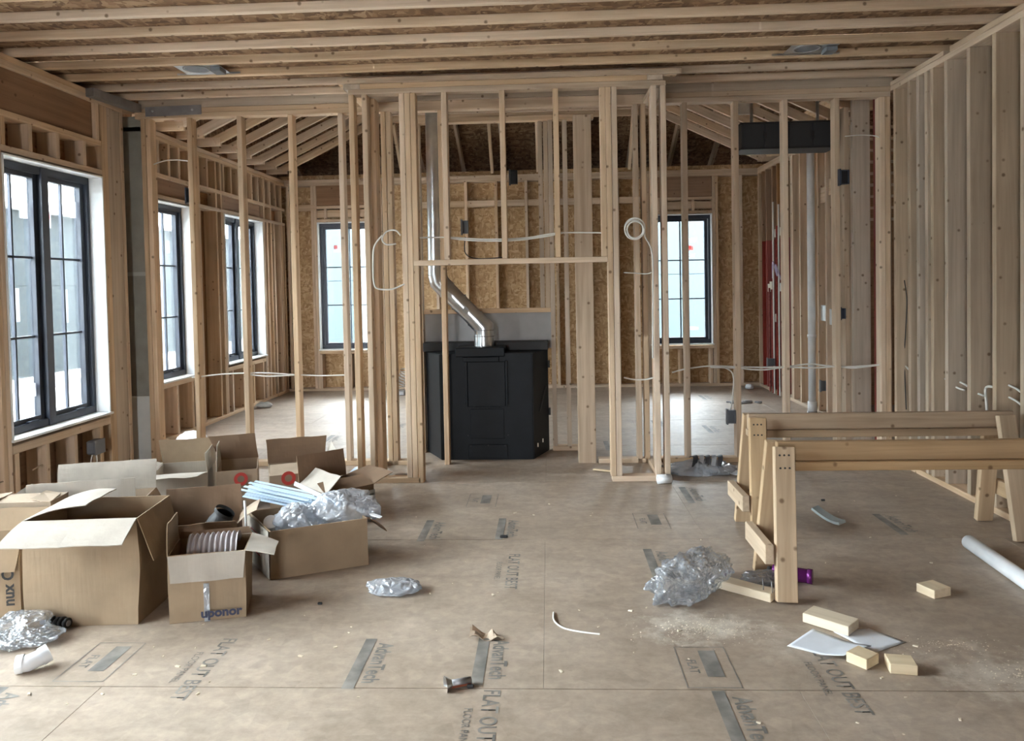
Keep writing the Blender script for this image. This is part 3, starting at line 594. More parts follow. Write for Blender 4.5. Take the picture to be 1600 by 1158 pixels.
for i, x in enumerate((-3.75, -1.31, 1.13, 3.57)):
    for (ya, za, yb, zb) in ((12.0, 2.98, 10.9, 3.53), (10.9, 3.53, 9.8, 4.08), (9.8, 4.08, 8.6, 4.68)):
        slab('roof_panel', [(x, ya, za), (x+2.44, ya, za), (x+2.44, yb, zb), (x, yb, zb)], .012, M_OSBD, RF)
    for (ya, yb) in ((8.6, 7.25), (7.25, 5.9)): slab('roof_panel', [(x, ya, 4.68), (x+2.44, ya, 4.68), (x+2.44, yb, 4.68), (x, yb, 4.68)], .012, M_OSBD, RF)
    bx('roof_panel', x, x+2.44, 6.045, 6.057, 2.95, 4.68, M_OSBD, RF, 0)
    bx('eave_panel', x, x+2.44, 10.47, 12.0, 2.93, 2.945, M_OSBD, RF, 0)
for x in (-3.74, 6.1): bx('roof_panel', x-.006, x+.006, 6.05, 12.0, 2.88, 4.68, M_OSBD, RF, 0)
bx('metal_truss_plate', 1.86, 2.0, 7.55, 7.58, 3.0, 3.2, M_STEEL, RF, .001)

# ---- outside: ground and the wrapped houses next door
GR = structure('ground', 'bare pale ground outside the windows', 'ground', (0, 5, -.6))
slab('ground_surface', [(-40, -25, -.65), (30, -25, -.65), (30, 45, -.65), (-40, 45, -.65)], .05, M_GROUND, GR)
def house(name, label, o, ax, span, hgt, seams):
    Hs = thing(name, label, 'house', o, group=None)
    n = len(seams)
    if ax == 'y': bx('backing_wall', o[0]-.24, o[0]-.205, seams[0][0], seams[-1][0], -.6, hgt, M_WRAPB, Hs, 0)
    else: bx('backing_wall', seams[0][0], seams[-1][0], o[1]+.205, o[1]+.24, -.6, hgt, M_WRAPB, Hs, 0)
    for i in range(n-1):
        a, b, m = seams[i][0], seams[i+1][0], seams[i][1]
        for (z0, z1) in ((-.6, 1.6), (1.6, hgt)):
            if ax == 'y': bx('wall_sheet', o[0]-.2, o[0]-.01*(i % 2), a+.005, b-.005, z0+.005, z1-.005, m, Hs, .004)
            else: bx('wall_sheet', a+.005, b-.005, o[1]+.01*(i % 2), o[1]+.2, z0+.005, z1-.005, m, Hs, .004)
    if ax == 'y': bx('eave_board', o[0]-.6, o[0]+.35, seams[0][0]-.3, seams[-1][0]+.3, hgt, hgt+.2, M_WHITE, Hs, .01)
    else: bx('eave_board', seams[0][0]-.3, seams[-1][0]+.3, o[1]-.35, o[1]+.6, hgt, hgt+.2, M_WHITE, Hs, .01)
    return Hs
house('house', 'neighbouring house wrapped in white and blue sheets outside the left windows', (-12.5, 8, -.6), 'y', 0, 3.4,
      [(-6, M_WRAPW), (2.5, M_WRAPW), (9.5, M_WRAPW), (11.5, M_WRAPB), (14.6, M_WRAPW), (17.0, M_WRAPB), (20, M_WRAPB), (22.5, M_WRAPW), (24.5, M_WRAPB), (27, M_WRAPW), (29, M_WRAPB), (40, M_WRAPW)])
house('house', 'neighbouring house in pale blue wrap seen through the two back windows', (-1, 21, -.6), 'x', 0, 5.0,
      [(-8, M_WRAPB), (-5.2, M_WRAPB), (-4.3, M_WRAPB), (-3.4, M_WRAPW), (-2, M_WRAPB), (1.2, M_WRAPW), (2.2, M_WRAPB), (2.6, M_WRAPB), (3.6, M_WRAPB), (6, M_WRAPB), (9, M_WRAPW)])
# ================================================================== things
def ray(px, py): return fw + rt*((px-800)/F) - up*((py-CY)/F)
def onz(px, py, z=0.0):
    r = ray(px, py); return Vector((0, 0, H)) + r*((z-H)/r.z)
def ony(px, py, y):
    r = ray(px, py); return Vector((0, 0, H)) + r*(y/r.y)
def onx(px, py, x):
    r = ray(px, py); return Vector((0, 0, H)) + r*(x/r.x)
def sweep(name, pts, r, mat, parent=None, seg=28, cap=False):
    P = [Vector(p) for p in pts]; bm = bmesh.new(); rings = []
    for i, p in enumerate(P):
        a = (P[i]-P[i-1]).normalized() if i else (P[1]-P[0]).normalized()
        b = (P[i+1]-P[i]).normalized() if i < len(P)-1 else a
        t = (a+b).normalized(); side = t.cross(Vector((0, 1, 0)));
        if side.length < .1: side = t.cross(Vector((1, 0, 0)))
        side.normalize(); oth = side.cross(t); k = 1/max(.6, t.dot(a))
        bd = (b-a)
        rr = r[i] if isinstance(r, (list, tuple)) else r
        ring = []
        for s in range(seg):
            d = side*math.cos(s*2*math.pi/seg)+oth*math.sin(s*2*math.pi/seg)
            if bd.length > 1e-4:
                e = bd.normalized(); c = d.dot(e); d = d + e*c*(k-1)
            ring.append(bm.verts.new(p+d*rr))
        rings.append(ring)
    for A, B in zip(rings, rings[1:]):
        for s in range(seg):
            f = bm.faces.new((A[s], A[(s+1) % seg], B[(s+1) % seg], B[s])); f.smooth = True
    if cap: bm.faces.new(rings[0]); bm.faces.new(rings[-1])
    bmesh.ops.recalc_face_normals(bm, faces=bm.faces[:])
    return from_bm(name, bm, mat, parent)

# ---------------------------------------------------------------- fireplace
FB = thing('firebox', 'black steel back of a fireplace set in the framed chase', 'fireplace', (-.5, 6.3, 0))
poly = [(-.88, 6.11), (-.135, 6.11), (-.012, 6.44), (-.012, 6.50), (-1.045, 6.50), (-1.045, 6.44)]
bm = bmesh.new()
lo = [bm.verts.new((x, y, 0)) for x, y in poly]; hi = [bm.verts.new((x, y, .855)) for x, y in poly]
bm.faces.new(lo[::-1]); bm.faces.new(hi)
for i in range(6): bm.faces.new((lo[i], lo[(i+1) % 6], hi[(i+1) % 6], hi[i]))
bmesh.ops.bevel(bm, geom=bm.edges[:], offset=.006, segments=2, affect='EDGES')
from_bm('body', bm, M_BLACK, FB)
bx('top_flange', -1.05, -.008, 6.34, 6.50, .857, .93, M_BLACKM, FB, .004)
bx('top_bracket', -.75, -.355, 6.09, 6.44, .83, .905, M_BLACK, FB, .006)
bx('bracket_lip', -.69, -.40, 6.085, 6.10, .79, .83, M_BLACK, FB, .004)
ap = bx('access_panel', -.655, -.355, 6.098, 6.112, .43, .79, M_BLACK, FB, .003)
for (a, b, c, d) in ((-.675, -.657, .43, .80), (-.353, -.335, .43, .80)): bx('panel_rail', a, b, 6.095, 6.112, c, d, M_BLACK, ap, .003)
bx('panel_rail', -.60, -.40, 6.094, 6.112, .42, .432, M_BLACK, ap, .002)
bx('middle_panel', -.64, -.37, 6.104, 6.112, .17, .41, M_BLACK, FB, .003)
lp = bx('lower_panel', -.66, -.345, 6.10, 6.112, .012, .125, M_BLACK, FB, .003)
for (x, z) in ((-.64, .115), (-.5, .118), (-.365, .115), (-.66, .20), (-.34, .20), (-.675, .44), (-.335, .44)): cyl('screw', (x, 6.098, z), (x, 6.108, z), .006, M_BLACKM, FB, seg=8)
beam('side_strap', (-1.03, 6.42, .55), (-.97, 6.30, .33), .018, .006, (0, 0, 1), M_BLACKM, FB, 0); beam('side_strap', (-.03, 6.38, .55), (-.085, 6.24, .36), .018, .006, (0, 0, 1), M_BLACKM, FB, 0)
for (x, y, z) in ((-.105, 6.188, .10), (-.065, 6.295, .115)): bx('mount_clip', x-.006, x+.006, y-.006, y+.004, z-.015, z+.015, M_TAG, FB, .001)
for z in (.33, .73): bx('side_hinge', -.012, .004, 6.43, 6.47, z-.03, z+.03, M_BLACKM, FB, .002)
FP = thing('flue_pipe', 'shiny galvanised flue pipe rising from the firebox with an angled run', 'pipe', (-.53, 6.27, .905))
sweep('collar', [(-.53, 6.27, .905), (-.53, 6.27, 1.0)], .082, M_STEEL, FP); sweep('elbow', [(-.53, 6.27, .98), (-.53, 6.27, 1.055), (-.60, 6.27, 1.13)], .078, M_STEEL, FP)
sweep('angled_section', [(-.585, 6.27, 1.113), (-.845, 6.27, 1.385)], .0745, M_STEEL, FP); sweep('elbow', [(-.83, 6.27, 1.37), (-.89, 6.27, 1.435), (-.905, 6.27, 1.50)], .078, M_STEEL, FP)
sweep('riser', [(-.905, 6.27, 1.49), (-.90, 6.27, 2.3)], .0745, M_STEEL, FP); sweep('riser', [(-.90, 6.27, 2.28), (-.895, 6.27, 3.46)], .077, M_STEEL, FP)
for (z, x) in ((.985, -.53), (1.035, -.53)): sweep('crimp_ring', [(x, 6.27, z-.004), (x, 6.27, z+.004)], .085, M_DSTEEL, FP)
for (a, b) in (((-.600, 1.129), (-.606, 1.135)), ((-.73, 1.265), (-.736, 1.271)), ((-.826, 1.365), (-.832, 1.371))): sweep('crimp_ring', [(a[0], 6.27, a[1]), (b[0], 6.27, b[1])], .083, M_STEEL, FP)
slab('rating_label', [(-.70, 6.196, 1.20), (-.665, 6.196, 1.165), (-.635, 6.196, 1.20), (-.67, 6.196, 1.235)], .001, M_LABEL, FP)

# ---------------------------------------------------------------- sawhorses
def sawhorse(label, x0, x1, yc, hgt, left, right):
    T = thing('sawhorse', label, 'sawhorse', ((x0+x1)/2, yc, 0), group=None)
    bx('top_rail', x0, x1, yc-.019, yc+.019, hgt-.086, hgt, M_SAWR, T); bx('lower_rail', x0, x1, yc-.045, yc+.045, hgt-.126, hgt-.088, M_SAWR, T)
    for (xt, xf) in (left, right):
        for s in (-1, 1):
            beam('leg', (xf, yc+s*.185, 0.008), (xt, yc+s*.062, hgt-.012), .089, .038, (1, 0, 0), M_SAW, T)
    for k in range(6):
        z = hgt-.045-.055*(k//3); q = (z-.008)/(hgt-.02); cyl('screw', (left[0]-.02+.02*(k % 3)-.005, yc-.062-.02-.123*(1-q), z), (left[0]-.02+.02*(k % 3)-.005, yc-.062-.012-.123*(1-q), z), .005, M_BLACKM, T, seg=8)
    for (xb, xe) in ((left[1], -1), (right[1], 1)):
        o = xb+xe*.066
        bx('leg_brace', o-.019, o+.019, yc-.17, yc+.17, .165, .25, M_SAW, T)
    return T
sawhorse('wooden sawhorse nearest the camera with its left legs in full view', 1.02, 2.42, 3.515, .668, (1.035, 1.005), (2.33, 2.40))
sawhorse('wooden sawhorse standing behind the other one, closer to the partition', 1.09, 2.51, 4.285, .662, (1.125, 1.10), (2.44, 2.46))

# ---------------------------------------------------------------- cartons
def noisy(v, amp, sc, seed): return v + Vector((mnoise.noise(v*sc+Vector((seed, 0, 0))), mnoise.noise(v*sc+Vector((0, seed+5, 0))), mnoise.noise(v*sc+Vector((0, 0, seed+9)))))*amp
def sheet(name, fn, nu, nv, t, mat, parent=None, smooth=False):               # thin bent sheet from fn(u, v)
    bm = bmesh.new(); G = [[fn(i/nu, j/nv) for j in range(nv+1)] for i in range(nu+1)]
    Nn = [[None]*(nv+1) for _ in range(nu+1)]
    for i in range(nu+1):
        for j in range(nv+1):
            du = G[min(i+1, nu)][j]-G[max(i-1, 0)][j]; dv = G[i][min(j+1, nv)]-G[i][max(j-1, 0)]
            n = du.cross(dv); Nn[i][j] = n.normalized() if n.length > 1e-9 else Vector((0, 0, 1))
    A = [[bm.verts.new(G[i][j]+Nn[i][j]*t/2) for j in range(nv+1)] for i in range(nu+1)]
    B = [[bm.verts.new(G[i][j]-Nn[i][j]*t/2) for j in range(nv+1)] for i in range(nu+1)]
    for i in range(nu):
        for j in range(nv):
            bm.faces.new((A[i][j], A[i+1][j], A[i+1][j+1], A[i][j+1])); bm.faces.new((B[i][j], B[i][j+1], B[i+1][j+1], B[i+1][j]))
    for i in range(nu):
        bm.faces.new((A[i][0], B[i][0], B[i+1][0], A[i+1][0])); bm.faces.new((A[i+1][nv], B[i+1][nv], B[i][nv], A[i][nv]))
    for j in range(nv):
        bm.faces.new((A[0][j+1], B[0][j+1], B[0][j], A[0][j])); bm.faces.new((A[nu][j], B[nu][j], B[nu][j+1], A[nu][j+1]))
    return from_bm(name, bm, mat, parent, smooth)
def carton(label, FL, FR, dep, h, flaps, mat=None, group=None, lean=(0, 0), seed=1, BL=None, bulge=.006):
    mat = mat or M_CARD
    A, B = Vector((*FL, 0)), Vector((*FR, 0)); e = (B-A).normalized(); n = Vector((-e.y, e.x, 0))
    D = Vector((*BL, 0)) if BL else A+n*dep
    Cc = B+(D-A)
    T = thing('carton', label, 'box', A, group)
    bt = [A, B, Cc, D]; ctr = (A+B+Cc+D)/4; L = Vector((lean[0], lean[1], 0)); t = .005
    def ring(z, ins): return [p + (ctr-p).normalized()*ins*1.4 + L*z + Vector((0, 0, z)) for p in bt]
    o0, o1, i1, i0 = ring(0.001, 0), ring(h, 0), ring(h, t), ring(.006, t)
    bm = bmesh.new(); V = [[bm.verts.new(p) for p in r] for r in (o0, o1, i1, i0)]
    bm.faces.new(V[0][::-1]); bm.faces.new(V[3])
    for a, b in ((0, 1), (1, 2), (2, 3)):
        for k in range(4): bm.faces.new((V[a][k], V[a][(k+1) % 4], V[b][(k+1) % 4], V[b][k]))
    long = [ed for ed in bm.edges if ed.calc_length() > .02]
    bmesh.ops.subdivide_edges(bm, edges=long, cuts=5, use_grid_fill=True)
    for v in bm.verts:
        q = noisy(v.co, bulge, 4.0, seed); q.z = max(.001, q.z if v.co.z > .02 else v.co.z); v.co = q
    bmesh.ops.recalc_face_normals(bm, faces=bm.faces[:])
    from_bm('body', bm, mat, T)
    sides = {'F': (A, B), 'R': (B, Cc), 'B': (Cc, D), 'L': (D, A)}
    zt = Vector((0, 0, h))+L*h
    for key, spec in flaps.items():
        P, Q = sides[key[0]]; P = P+zt; Q = Q+zt; ed = (Q-P).normalized(); out = Vector((ed.y, -ed.x, 0))
        ln, ang = spec[0], math.radians(spec[1]); fm = spec[2] if len(spec) > 2 and spec[2] else mat
        tp = spec[3] if len(spec) > 3 else .01; curl = math.radians(spec[4]) if len(spec) > 4 else 0.12
        skew = spec[5] if len(spec) > 5 else 0.0
        def fn(u, v, P=P, Q=Q, out=out, ln=ln, ang=ang, tp=tp, curl=curl, ed=ed, skew=skew):
            p = P.lerp(Q, u); p = p + ed*((.5-u)*2*tp*v) + ed*skew*v
            a = ang+curl*v*.5
            p = p + (Vector((0, 0, math.cos(a))) + out*math.sin(a))*ln*v*(1+.0*u)
            p = noisy(p, .006*v+.001, 9, seed+len(key)); p.z = max(p.z, .004); return p
        sheet('flap', fn, 8, 6, .004, fm, T)
    T['_c'] = 0; del T['_c']
    return T, (A, B, Cc, D)
big, bc = carton('largest open carton in the front, front flap folded outward and pale', (-2.208, 3.075), (-1.742, 3.12), .345, .452,
    {'F': (.165, 104, M_CARDW, -.015, 18, -.01), 'R': (.2, 163, None, .03, 5), 'B': (.13, 150, M_CARD, .03, 10), 'L': (.25, -66, M_CARDW, .03, -25)}, seed=2, bulge=.010)
edge, _ = carton('brown carton at the picture edge with dark upright lettering, against the largest carton', (-2.68, 3.12), (-2.305, 3.19), .27, .305, {'F': (.1, 165), 'R': (.08, 95, None, .02), 'L': (.1, 150), 'B': (.1, 20)}, seed=3)
text('lettering', 'nux Ch', .066, Matrix.Translation((-2.345, 3.168, .15)) @ Matrix.Rotation(math.radians(10.6), 4, 'Z') @ Matrix.Rotation(R90, 4, 'X') @ Matrix.Rotation(R90, 4, 'Z'), M_BLACKM, edge, .95, .002)
uc, ub = carton('small open carton with blue lettering and a corrugated grey sleeve inside', (-1.62, 3.115), (-1.318, 3.195), .24, .288,
    {'F': (.115, 174, M_CARDW, .012, 4), 'R': (.12, 98, M_CARDW, .03, 8, -.05), 'L': (.13, 6, None, .03, -8), 'B': (.03, 20, M_CARDD)}, M_CARD, seed=4, lean=(.02, 0))
ua = math.atan2(.08, .302)
text('lettering', 'uponor', .052, Matrix.Translation((-1.405, 3.152, .042)) @ Matrix.Rotation(ua, 4, 'Z') @ Matrix.Translation((0, -.009, 0)) @ Matrix.Rotation(R90, 4, 'X'), M_BLUEINK, uc, 1.05, .002)
sheet('packing_tape', lambda u, v: Vector((-1.475+.022*u, 3.152+.006*u, .165-.163*v)) + Vector((.0, -.012, 0)), 1, 4, .001, M_BAGP, uc)
bgc, bb = carton('long brown carton heaped with plastic bags and pale strips', (-1.356, 3.60), (-.93, 3.80), .36, .238,
    {'F': (.03, 176, None, .01), 'R': (.17, 116, M_CARDD, .06, 25), 'B': (.12, 130, M_CARDD)}, seed=5, lean=(0, 0), BL=(-1.60, 3.93))
d = (bb[3]-bb[0]).normalized(); fa = math.atan2(bb[0].y-bb[3].y, bb[0].x-bb[3].x)
for k, s in enumerate(('FRAGILE', 'QTY 20')):
    text('lettering', s, .038, Matrix.Translation(bb[0].lerp(bb[3], .5)+Vector((0, 0, .17-.06*k))) @ Matrix.Rotation(fa, 4, 'Z') @ Matrix.Translation((0, -.011, 0)) @ Matrix.Rotation(R90, 4, 'X'), M_REDINK, bgc, .9, 0) if False else None
M_sl = Matrix.Translation(bb[0].lerp(bb[3], .45)+Vector((0, 0, .13))) @ Matrix.Rotation(fa, 4, 'Z') @ Matrix.Translation((0, -.011, 0)) @ Matrix.Rotation(R90, 4, 'X')
bm = bmesh.new()
for (a, b, c, e) in [(-.10, .10, .055, .062), (-.10, .02, .03, .036), (.04, .10, .03, .036), (-.10, .10, .005, .011), (-.10, -.03, -.02, -.014), (.0, .1, -.02, -.014), (-.1, .06, -.045, -.039), (-.02, .03, .012, .05)]:
    bm.faces.new([bm.verts.new(v) for v in ((a, c, 0), (b, c, 0), (b, e, 0), (a, e, 0))])
slab('lightened_side_face', [bb[0]+Vector((-.008, -.004, .004)), bb[3]+Vector((-.008, -.004, .004)), bb[3]+Vector((-.008, -.004, .236)), bb[0]+Vector((-.008, -.004, .236))], .002, M_CARDW, bgc)  # pale printed facing, colour lightened to make up for shade on this side
from_bm('red_print_lines', bm, M_REDINK, bgc, M=M_sl @ Matrix.Translation((0, 0, .006)))
c5, b5 = carton('dark brown carton between the small lettered carton and the pile behind, back flap upright', (-1.88, 3.55), (-1.535, 3.65), .20, .26,
    {'B': (.145, 2, M_CARDD, .0, 4), 'R': (.11, 42, M_CARDL, .0, 30), 'F': (.02, 20), 'L': (.14, 20, None, .02)}, M_CARDD, seed=6)
c6, _ = carton('wide carton with tall pale flaps behind the largest carton', (-2.66, 3.74), (-2.16, 3.86), .40, .285,
    {'F': (.15, -8, M_CARDW, .0, 10), 'B': (.16, 4, M_CARDW, .0, 12), 'L': (.14, 60, M_CARDW), 'R': (.12, 150, M_CARDL)}, M_CARDL, seed=7)
c7, _ = carton('low pale carton at the picture edge under the large window', (-2.74, 3.48), (-2.385, 3.52), .17, .41, {'F': (.12, -88, M_CARDL), 'B': (.05, -88, M_CARDL), 'L': (.1, -86, M_CARDL), 'R': (.1, -86, M_CARDL)}, M_CARDL, seed=8)
ca, _ = carton('open carton at the back of the pile with a flat white front flap', (-2.54, 4.72), (-2.21, 4.81), .36, .235,
    {'B': (.155, 12, M_CARD, -.01, 4, .02), 'F': (.13, 86, M_CARDW, .01, 5, -.03), 'R': (.12, -10, M_CARDW), 'L': (.07, 70, M_CARDW)}, M_CARDW, seed=9)
cb, b_b = carton('carton with a red ring mark and tall brown back flap', (-2.12, 4.74), (-1.89, 4.82), .36, .25,
    {'B': (.165, 8, M_CARDD, -.03, 5, .05), 'L': (.15, 0, M_CARDW, .10, 0), 'F': (.05, 178, M_CARDL)}, M_CARDL, seed=10)
cc, b_c = carton('carton with a red ring mark below a creased upright flap', (-1.77, 4.72), (-1.42, 4.86), .36, .225,
    {'B': (.165, 10, M_CARDD, -.01, -18), 'F': (.2, -86, M_CARDL, .01), 'R': (.135, 12, M_CARDW, .02, 12)}, M_CARDL, seed=11)
cd, b_d = carton('carton with a barcode label nearest the chase', (-1.31, 4.37), (-1.08, 4.60), .33, .205,
    {'B': (.17, 6, M_CARDD, .0, 6), 'R': (.16, 72, M_CARDD, .03), 'F': (.13, -75, M_CARDD), 'L': (.135, -55, M_CARDW)}, M_CARDD, seed=12)
def ring_mark(bx_, frac, z, r, par):
    A, B = bx_[0], bx_[1]; a = math.atan2(B.y-A.y, B.x-A.x)
    M = Matrix.Translation(A.lerp(B, frac)+Vector((0, 0, z))) @ Matrix.Rotation(a, 4, 'Z') @ Matrix.Translation((0, -.011, 0)) @ Matrix.Rotation(R90, 4, 'X')
    bm = bmesh.new(); n = 32
    o = [bm.verts.new((r*math.cos(i*2*math.pi/n), r*math.sin(i*2*math.pi/n), 0)) for i in range(n)]; q = [bm.verts.new((r*.52*math.cos(i*2*math.pi/n), r*.52*math.sin(i*2*math.pi/n), 0)) for i in range(n)]
    for i in range(n): bm.faces.new((o[i], o[(i+1) % n], q[(i+1) % n], q[i]))
    from_bm('ring_mark', bm, M_REDINK, par, M=M)
ring_mark(b_c, .30, .205, .044, cc); ring_mark(b_b, .60, .195, .042, cb)
A, B = b_d[0], b_d[1]; a = math.atan2(B.y-A.y, B.x-A.x)
Md = Matrix.Translation(A.lerp(B, .93)+Vector((0, 0, .14))) @ Matrix.Rotation(a, 4, 'Z') @ Matrix.Translation((0, -.012, 0)) @ Matrix.Rotation(R90, 4, 'X')
def quad(name, x0, x1, y0, y1, M, mat, par):
    bm = bmesh.new(); bm.faces.new([bm.verts.new(v) for v in ((x0, y0, 0), (x1, y0, 0), (x1, y1, 0), (x0, y1, 0))]); return from_bm(name, bm, mat, par, M=M)
quad('shipping_label', -.03, .02, -.035, .035, Md, M_LABEL, cd)
bm = bmesh.new()
for k in range(9):
    x = -.022+.004*k; bm.faces.new([bm.verts.new(v) for v in ((x, -.015, .001), (x+.0022, -.015, .001), (x+.0022, .015, .001), (x, .015, .001))])
from_bm('barcode', bm, M_BLACKM, cd, M=Md); quad('orange_patch', -.04, .02, -.085, -.05, Md, M_ORANGE, cd)

# ---------------------------------------------------------------- things in the cartons
def bag(name, label, c, rad, seed, mat, cat='plastic bag', amp=.42, sub=4, rot=0.0, floor=True, bend=0.0):
    bm = bmesh.new(); bmesh.ops.create_icosphere(bm, subdivisions=sub, radius=1)
    R = Matrix.Rotation(rot, 3, 'Z'); c = Vector(c)
    for v in bm.verts:
        d = v.co.normalized(); s = Vector((seed*3.1, seed*1.7, seed))
        n4 = (1-abs(mnoise.noise(Vector((d.x*9, d.y*4, d.z*3))+s*1.3)))**6; n1 = 1-2*abs(mnoise.noise(d*1.3+s)); n2 = 1-2*abs(mnoise.noise(Vector((d.x*2.6, d.y*2.2, d.z*1.2))+s)); n3 = 1-2*abs(mnoise.noise(Vector((d.x*6, d.y*5, d.z*2.5))+s))-.5
        r = 1+amp*(.5*n1+.45*n2+.10*n3+.14*n4)-amp*.4
        p = R @ Vector((d.x*r*rad[0], d.y*r*rad[1]+bend*d.x*d.x*rad[0], (d.z*r)*rad[2]))
        p = p+c
        if floor: p.z = max(p.z, .003+.004*(1+n3))
        v.co = p
    T = from_bm(name, bm, mat, None, True)
    me = T.data; me.transform(Matrix.Translation(-c)); T.matrix_basis = Matrix.Translation(c); WM[T.name] = T.matrix_basis
    return tag(T, label, cat)
bag('plastic_bag', 'cloudy crumpled plastic bag filling the right half of the long carton', (-1.08, 3.93, .25), (.17, .12, .085), 1, M_BAGP, rot=.4, floor=False)
bag('plastic_bag', 'crumpled plastic bag lying at the left in the long carton beside the strips', (-1.31, 3.83, .225), (.11, .12, .07), 2, M_BAGP, rot=.4, floor=False)
for k in range(16):                                                           # pale strips bundled in the same carton
    ln = k % 4; ly = k//4; off = Vector((.012, .034, 0))*(ln-1.5); sh = random.uniform(-.04, .05)
    a = Vector((-1.64+sh, 4.10-sh*.35, .285+.018*ly))+off; b = Vector((-1.24+sh, 3.96-sh*.35, .245+.018*ly))+off*(.8+.1*ly)
    o = beam('plastic_strip', a, b, .016, .003, (.2, .6, .15), M_STRIP, None, 0); tag(o, 'pale blue plastic strip in the loose bundle across the long carton', 'strip', 'pale strips in the long carton')
o = beam('plastic_strip', (-1.40, 4.10, .34), (-1.10, 3.92, .27), .022, .003, (0, .3, 1), M_STRIP, None, 0); tag(o, 'wide pale strip lying on top of the plastic bags', 'strip', 'pale strips in the long carton')
for k, (x, y) in enumerate(((-.93, 3.88), (-.96, 3.92), (-.90, 3.86))):
    o = beam('plastic_strip', (x-.10, y+.04, .255), (x+.03, y-.02, .23), .02, .004, (0, 1, .2), M_PVC, None, 0); tag(o, 'short white strip poking over the right rim of the long carton', 'strip', 'white strips at the rim')
o = cyl('pipe_plug', (-1.43, 3.80, .18), (-1.40, 3.73, .245), .035, M_PVC); tag(o, 'round white pipe plug in the left end of the long carton', 'pipe plug')
CS = thing('corrugated_sleeve', 'grey corrugated sleeve arched inside the small lettered carton', 'sleeve', (-1.47, 3.28, .05))
ea = Vector((math.cos(ua), math.sin(ua), 0)); na = Vector((-ea.y, ea.x, 0))
def fn(u, v):
    th = math.radians(20+130*v); r = .12+.007*math.cos(u*2*math.pi*9)
    return Vector((-1.575, 3.225, .20)) + ea*(.20*u) + na*(.06+(-math.cos(th))*r*.8) + Vector((0, 0, math.sin(th)*r))
sheet('pleated_wall', fn, 72, 14, .003, plain('grey_sleeve', (.42, .39, .40), .6), CS, True); sheet('rim', lambda u, v: Vector((-1.575, 3.225, .20))+ea*(-.006*(1-v))+na*(.06-math.cos(math.radians(20+130*u))*.096)+Vector((0, 0, math.sin(math.radians(20+130*u))*.125)), 20, 1, .004, M_DSTEEL, CS)
PR = thing('pipe_reducer', 'black conical pipe fitting in the dark brown carton', 'pipe fitting', (-1.52, 3.70, .2))
sweep('cone', [(-1.66, 3.70, .20), (-1.64, 3.70, .26), (-1.62, 3.70, .30)], [.075, .06, .04], M_BLACKM, PR); sweep('rim', [(-1.625, 3.70, .295), (-1.615, 3.70, .31)], .05, M_BLACKM, PR); sweep('base', [(-1.68, 3.70, .16), (-1.66, 3.70, .205)], .077, M_BLACKM, PR)
for z in (.228,): sweep('stripe', [(-1.652, 3.70, z), (-1.650, 3.70, z+.006)], .070, M_LABEL, PR)
o = tube('torn_strap', [(-1.50, 3.66, .37), (-1.49, 3.64, .33), (-1.485, 3.635, .24)], .006, M_PVC); tag(o, 'white torn strap hanging from the leaning carton flap', 'strap')

# ---------------------------------------------------------------- things on the floor, front
EL = thing('pipe_elbow', 'white plastic pipe elbow lying on the floor in front of the cartons', 'pipe elbow', onz(42, 1055))
p0 = onz(28, 1052); ax = Vector((.9, .35, 0)).normalized()
q = [p0+Vector((0, 0, .032))+ax*.0, p0+Vector((0, 0, .032))+ax*.035, p0+Vector((0, 0, .034))+(ax*.062+Vector((-.002, .014, .004))), p0+Vector((0, 0, .038))+(ax*.09+Vector((-.006, .03, .01)))]
sweep('bend', q, [.03, .03, .03, .03], M_PVC, EL); sweep('socket', [q[0]-ax*.004, q[0]+ax*.02], .033, M_PVC, EL); sweep('socket', [q[2]+(q[3]-q[2])*.2, q[3]], .034, M_PVC, EL)
bag('plastic_bag', 'clear plastic bag with a black fitting at the left picture edge', (-2.16, 2.98, .035), (.14, .11, .055), 5, M_BAG, amp=.5)
HF = thing('hose_fitting', 'black ribbed hose fitting poking out of the clear bag', 'hose fitting', (-2.09, 3.08, .02))
for k in range(4): cyl('rib', (-2.10+.022*k, 3.085-.004*k, .026), (-2.088+.022*k, 3.083-.004*k, .026), .024-.003*(k % 2), M_BLACKM, HF, seg=16)
cyl('stem', (-2.15, 3.09, .024), (-2.02, 3.07, .026), .012, M_DSTEEL, HF, seg=14)
bag('plastic_bag', 'small flat clear plastic bag alone on the floor right of the cartons', (-.735, 3.46, .02), (.115, .065, .035), 8, M_BAGP, amp=.45)
bag('plastic_bag', 'large crumpled clear bag beside the sawhorse and sawdust', (.63, 3.44, .07), (.215, .10, .095), 11, M_BAG, amp=.6, sub=5, rot=.75, bend=.15)
bag('plastic_bag', 'thin clear wrapper under the near sawhorse behind the nailed board', (.98, 3.56, .02), (.10, .06, .03), 13, M_BAG, amp=.5)
def block(name, label, L_, F_, R_, h, cat='wood block', z=0.0, mat=None, group=None):
    o_, a, b = onz(*F_, z), onz(*L_, z), onz(*R_, z); va = a-o_; vb = b-o_; vb = vb - va*(vb.dot(va)/va.length_squared)
    la, lb = va.length, vb.length
    c = o_+va/2+vb/2+Vector((0, 0, h/2))
    o = beam(name, c-va/2, c+va/2, lb, h, vb, mat or M_CUT, None, .002); return tag(o, label, cat, group)
block('wood_offcut', 'longest pale offcut block lying across the paper', (1254, 972), (1326, 994.5), (1354, 985), .038, z=.004)
block('wood_offcut', 'pale offcut block with a knot hole, near the white pipe', (1431.5, 924), (1460, 936.5), (1486, 931), .038)
block('wood_offcut', 'pale offcut block under the lifted edge of the paper', (1322, 1034), (1354.5, 1047.5), (1381, 1040), .038)
block('wood_offcut', 'short square offcut block right of the paper', (1391, 1053), (1434.5, 1056.5), (1435, 1040), .036)
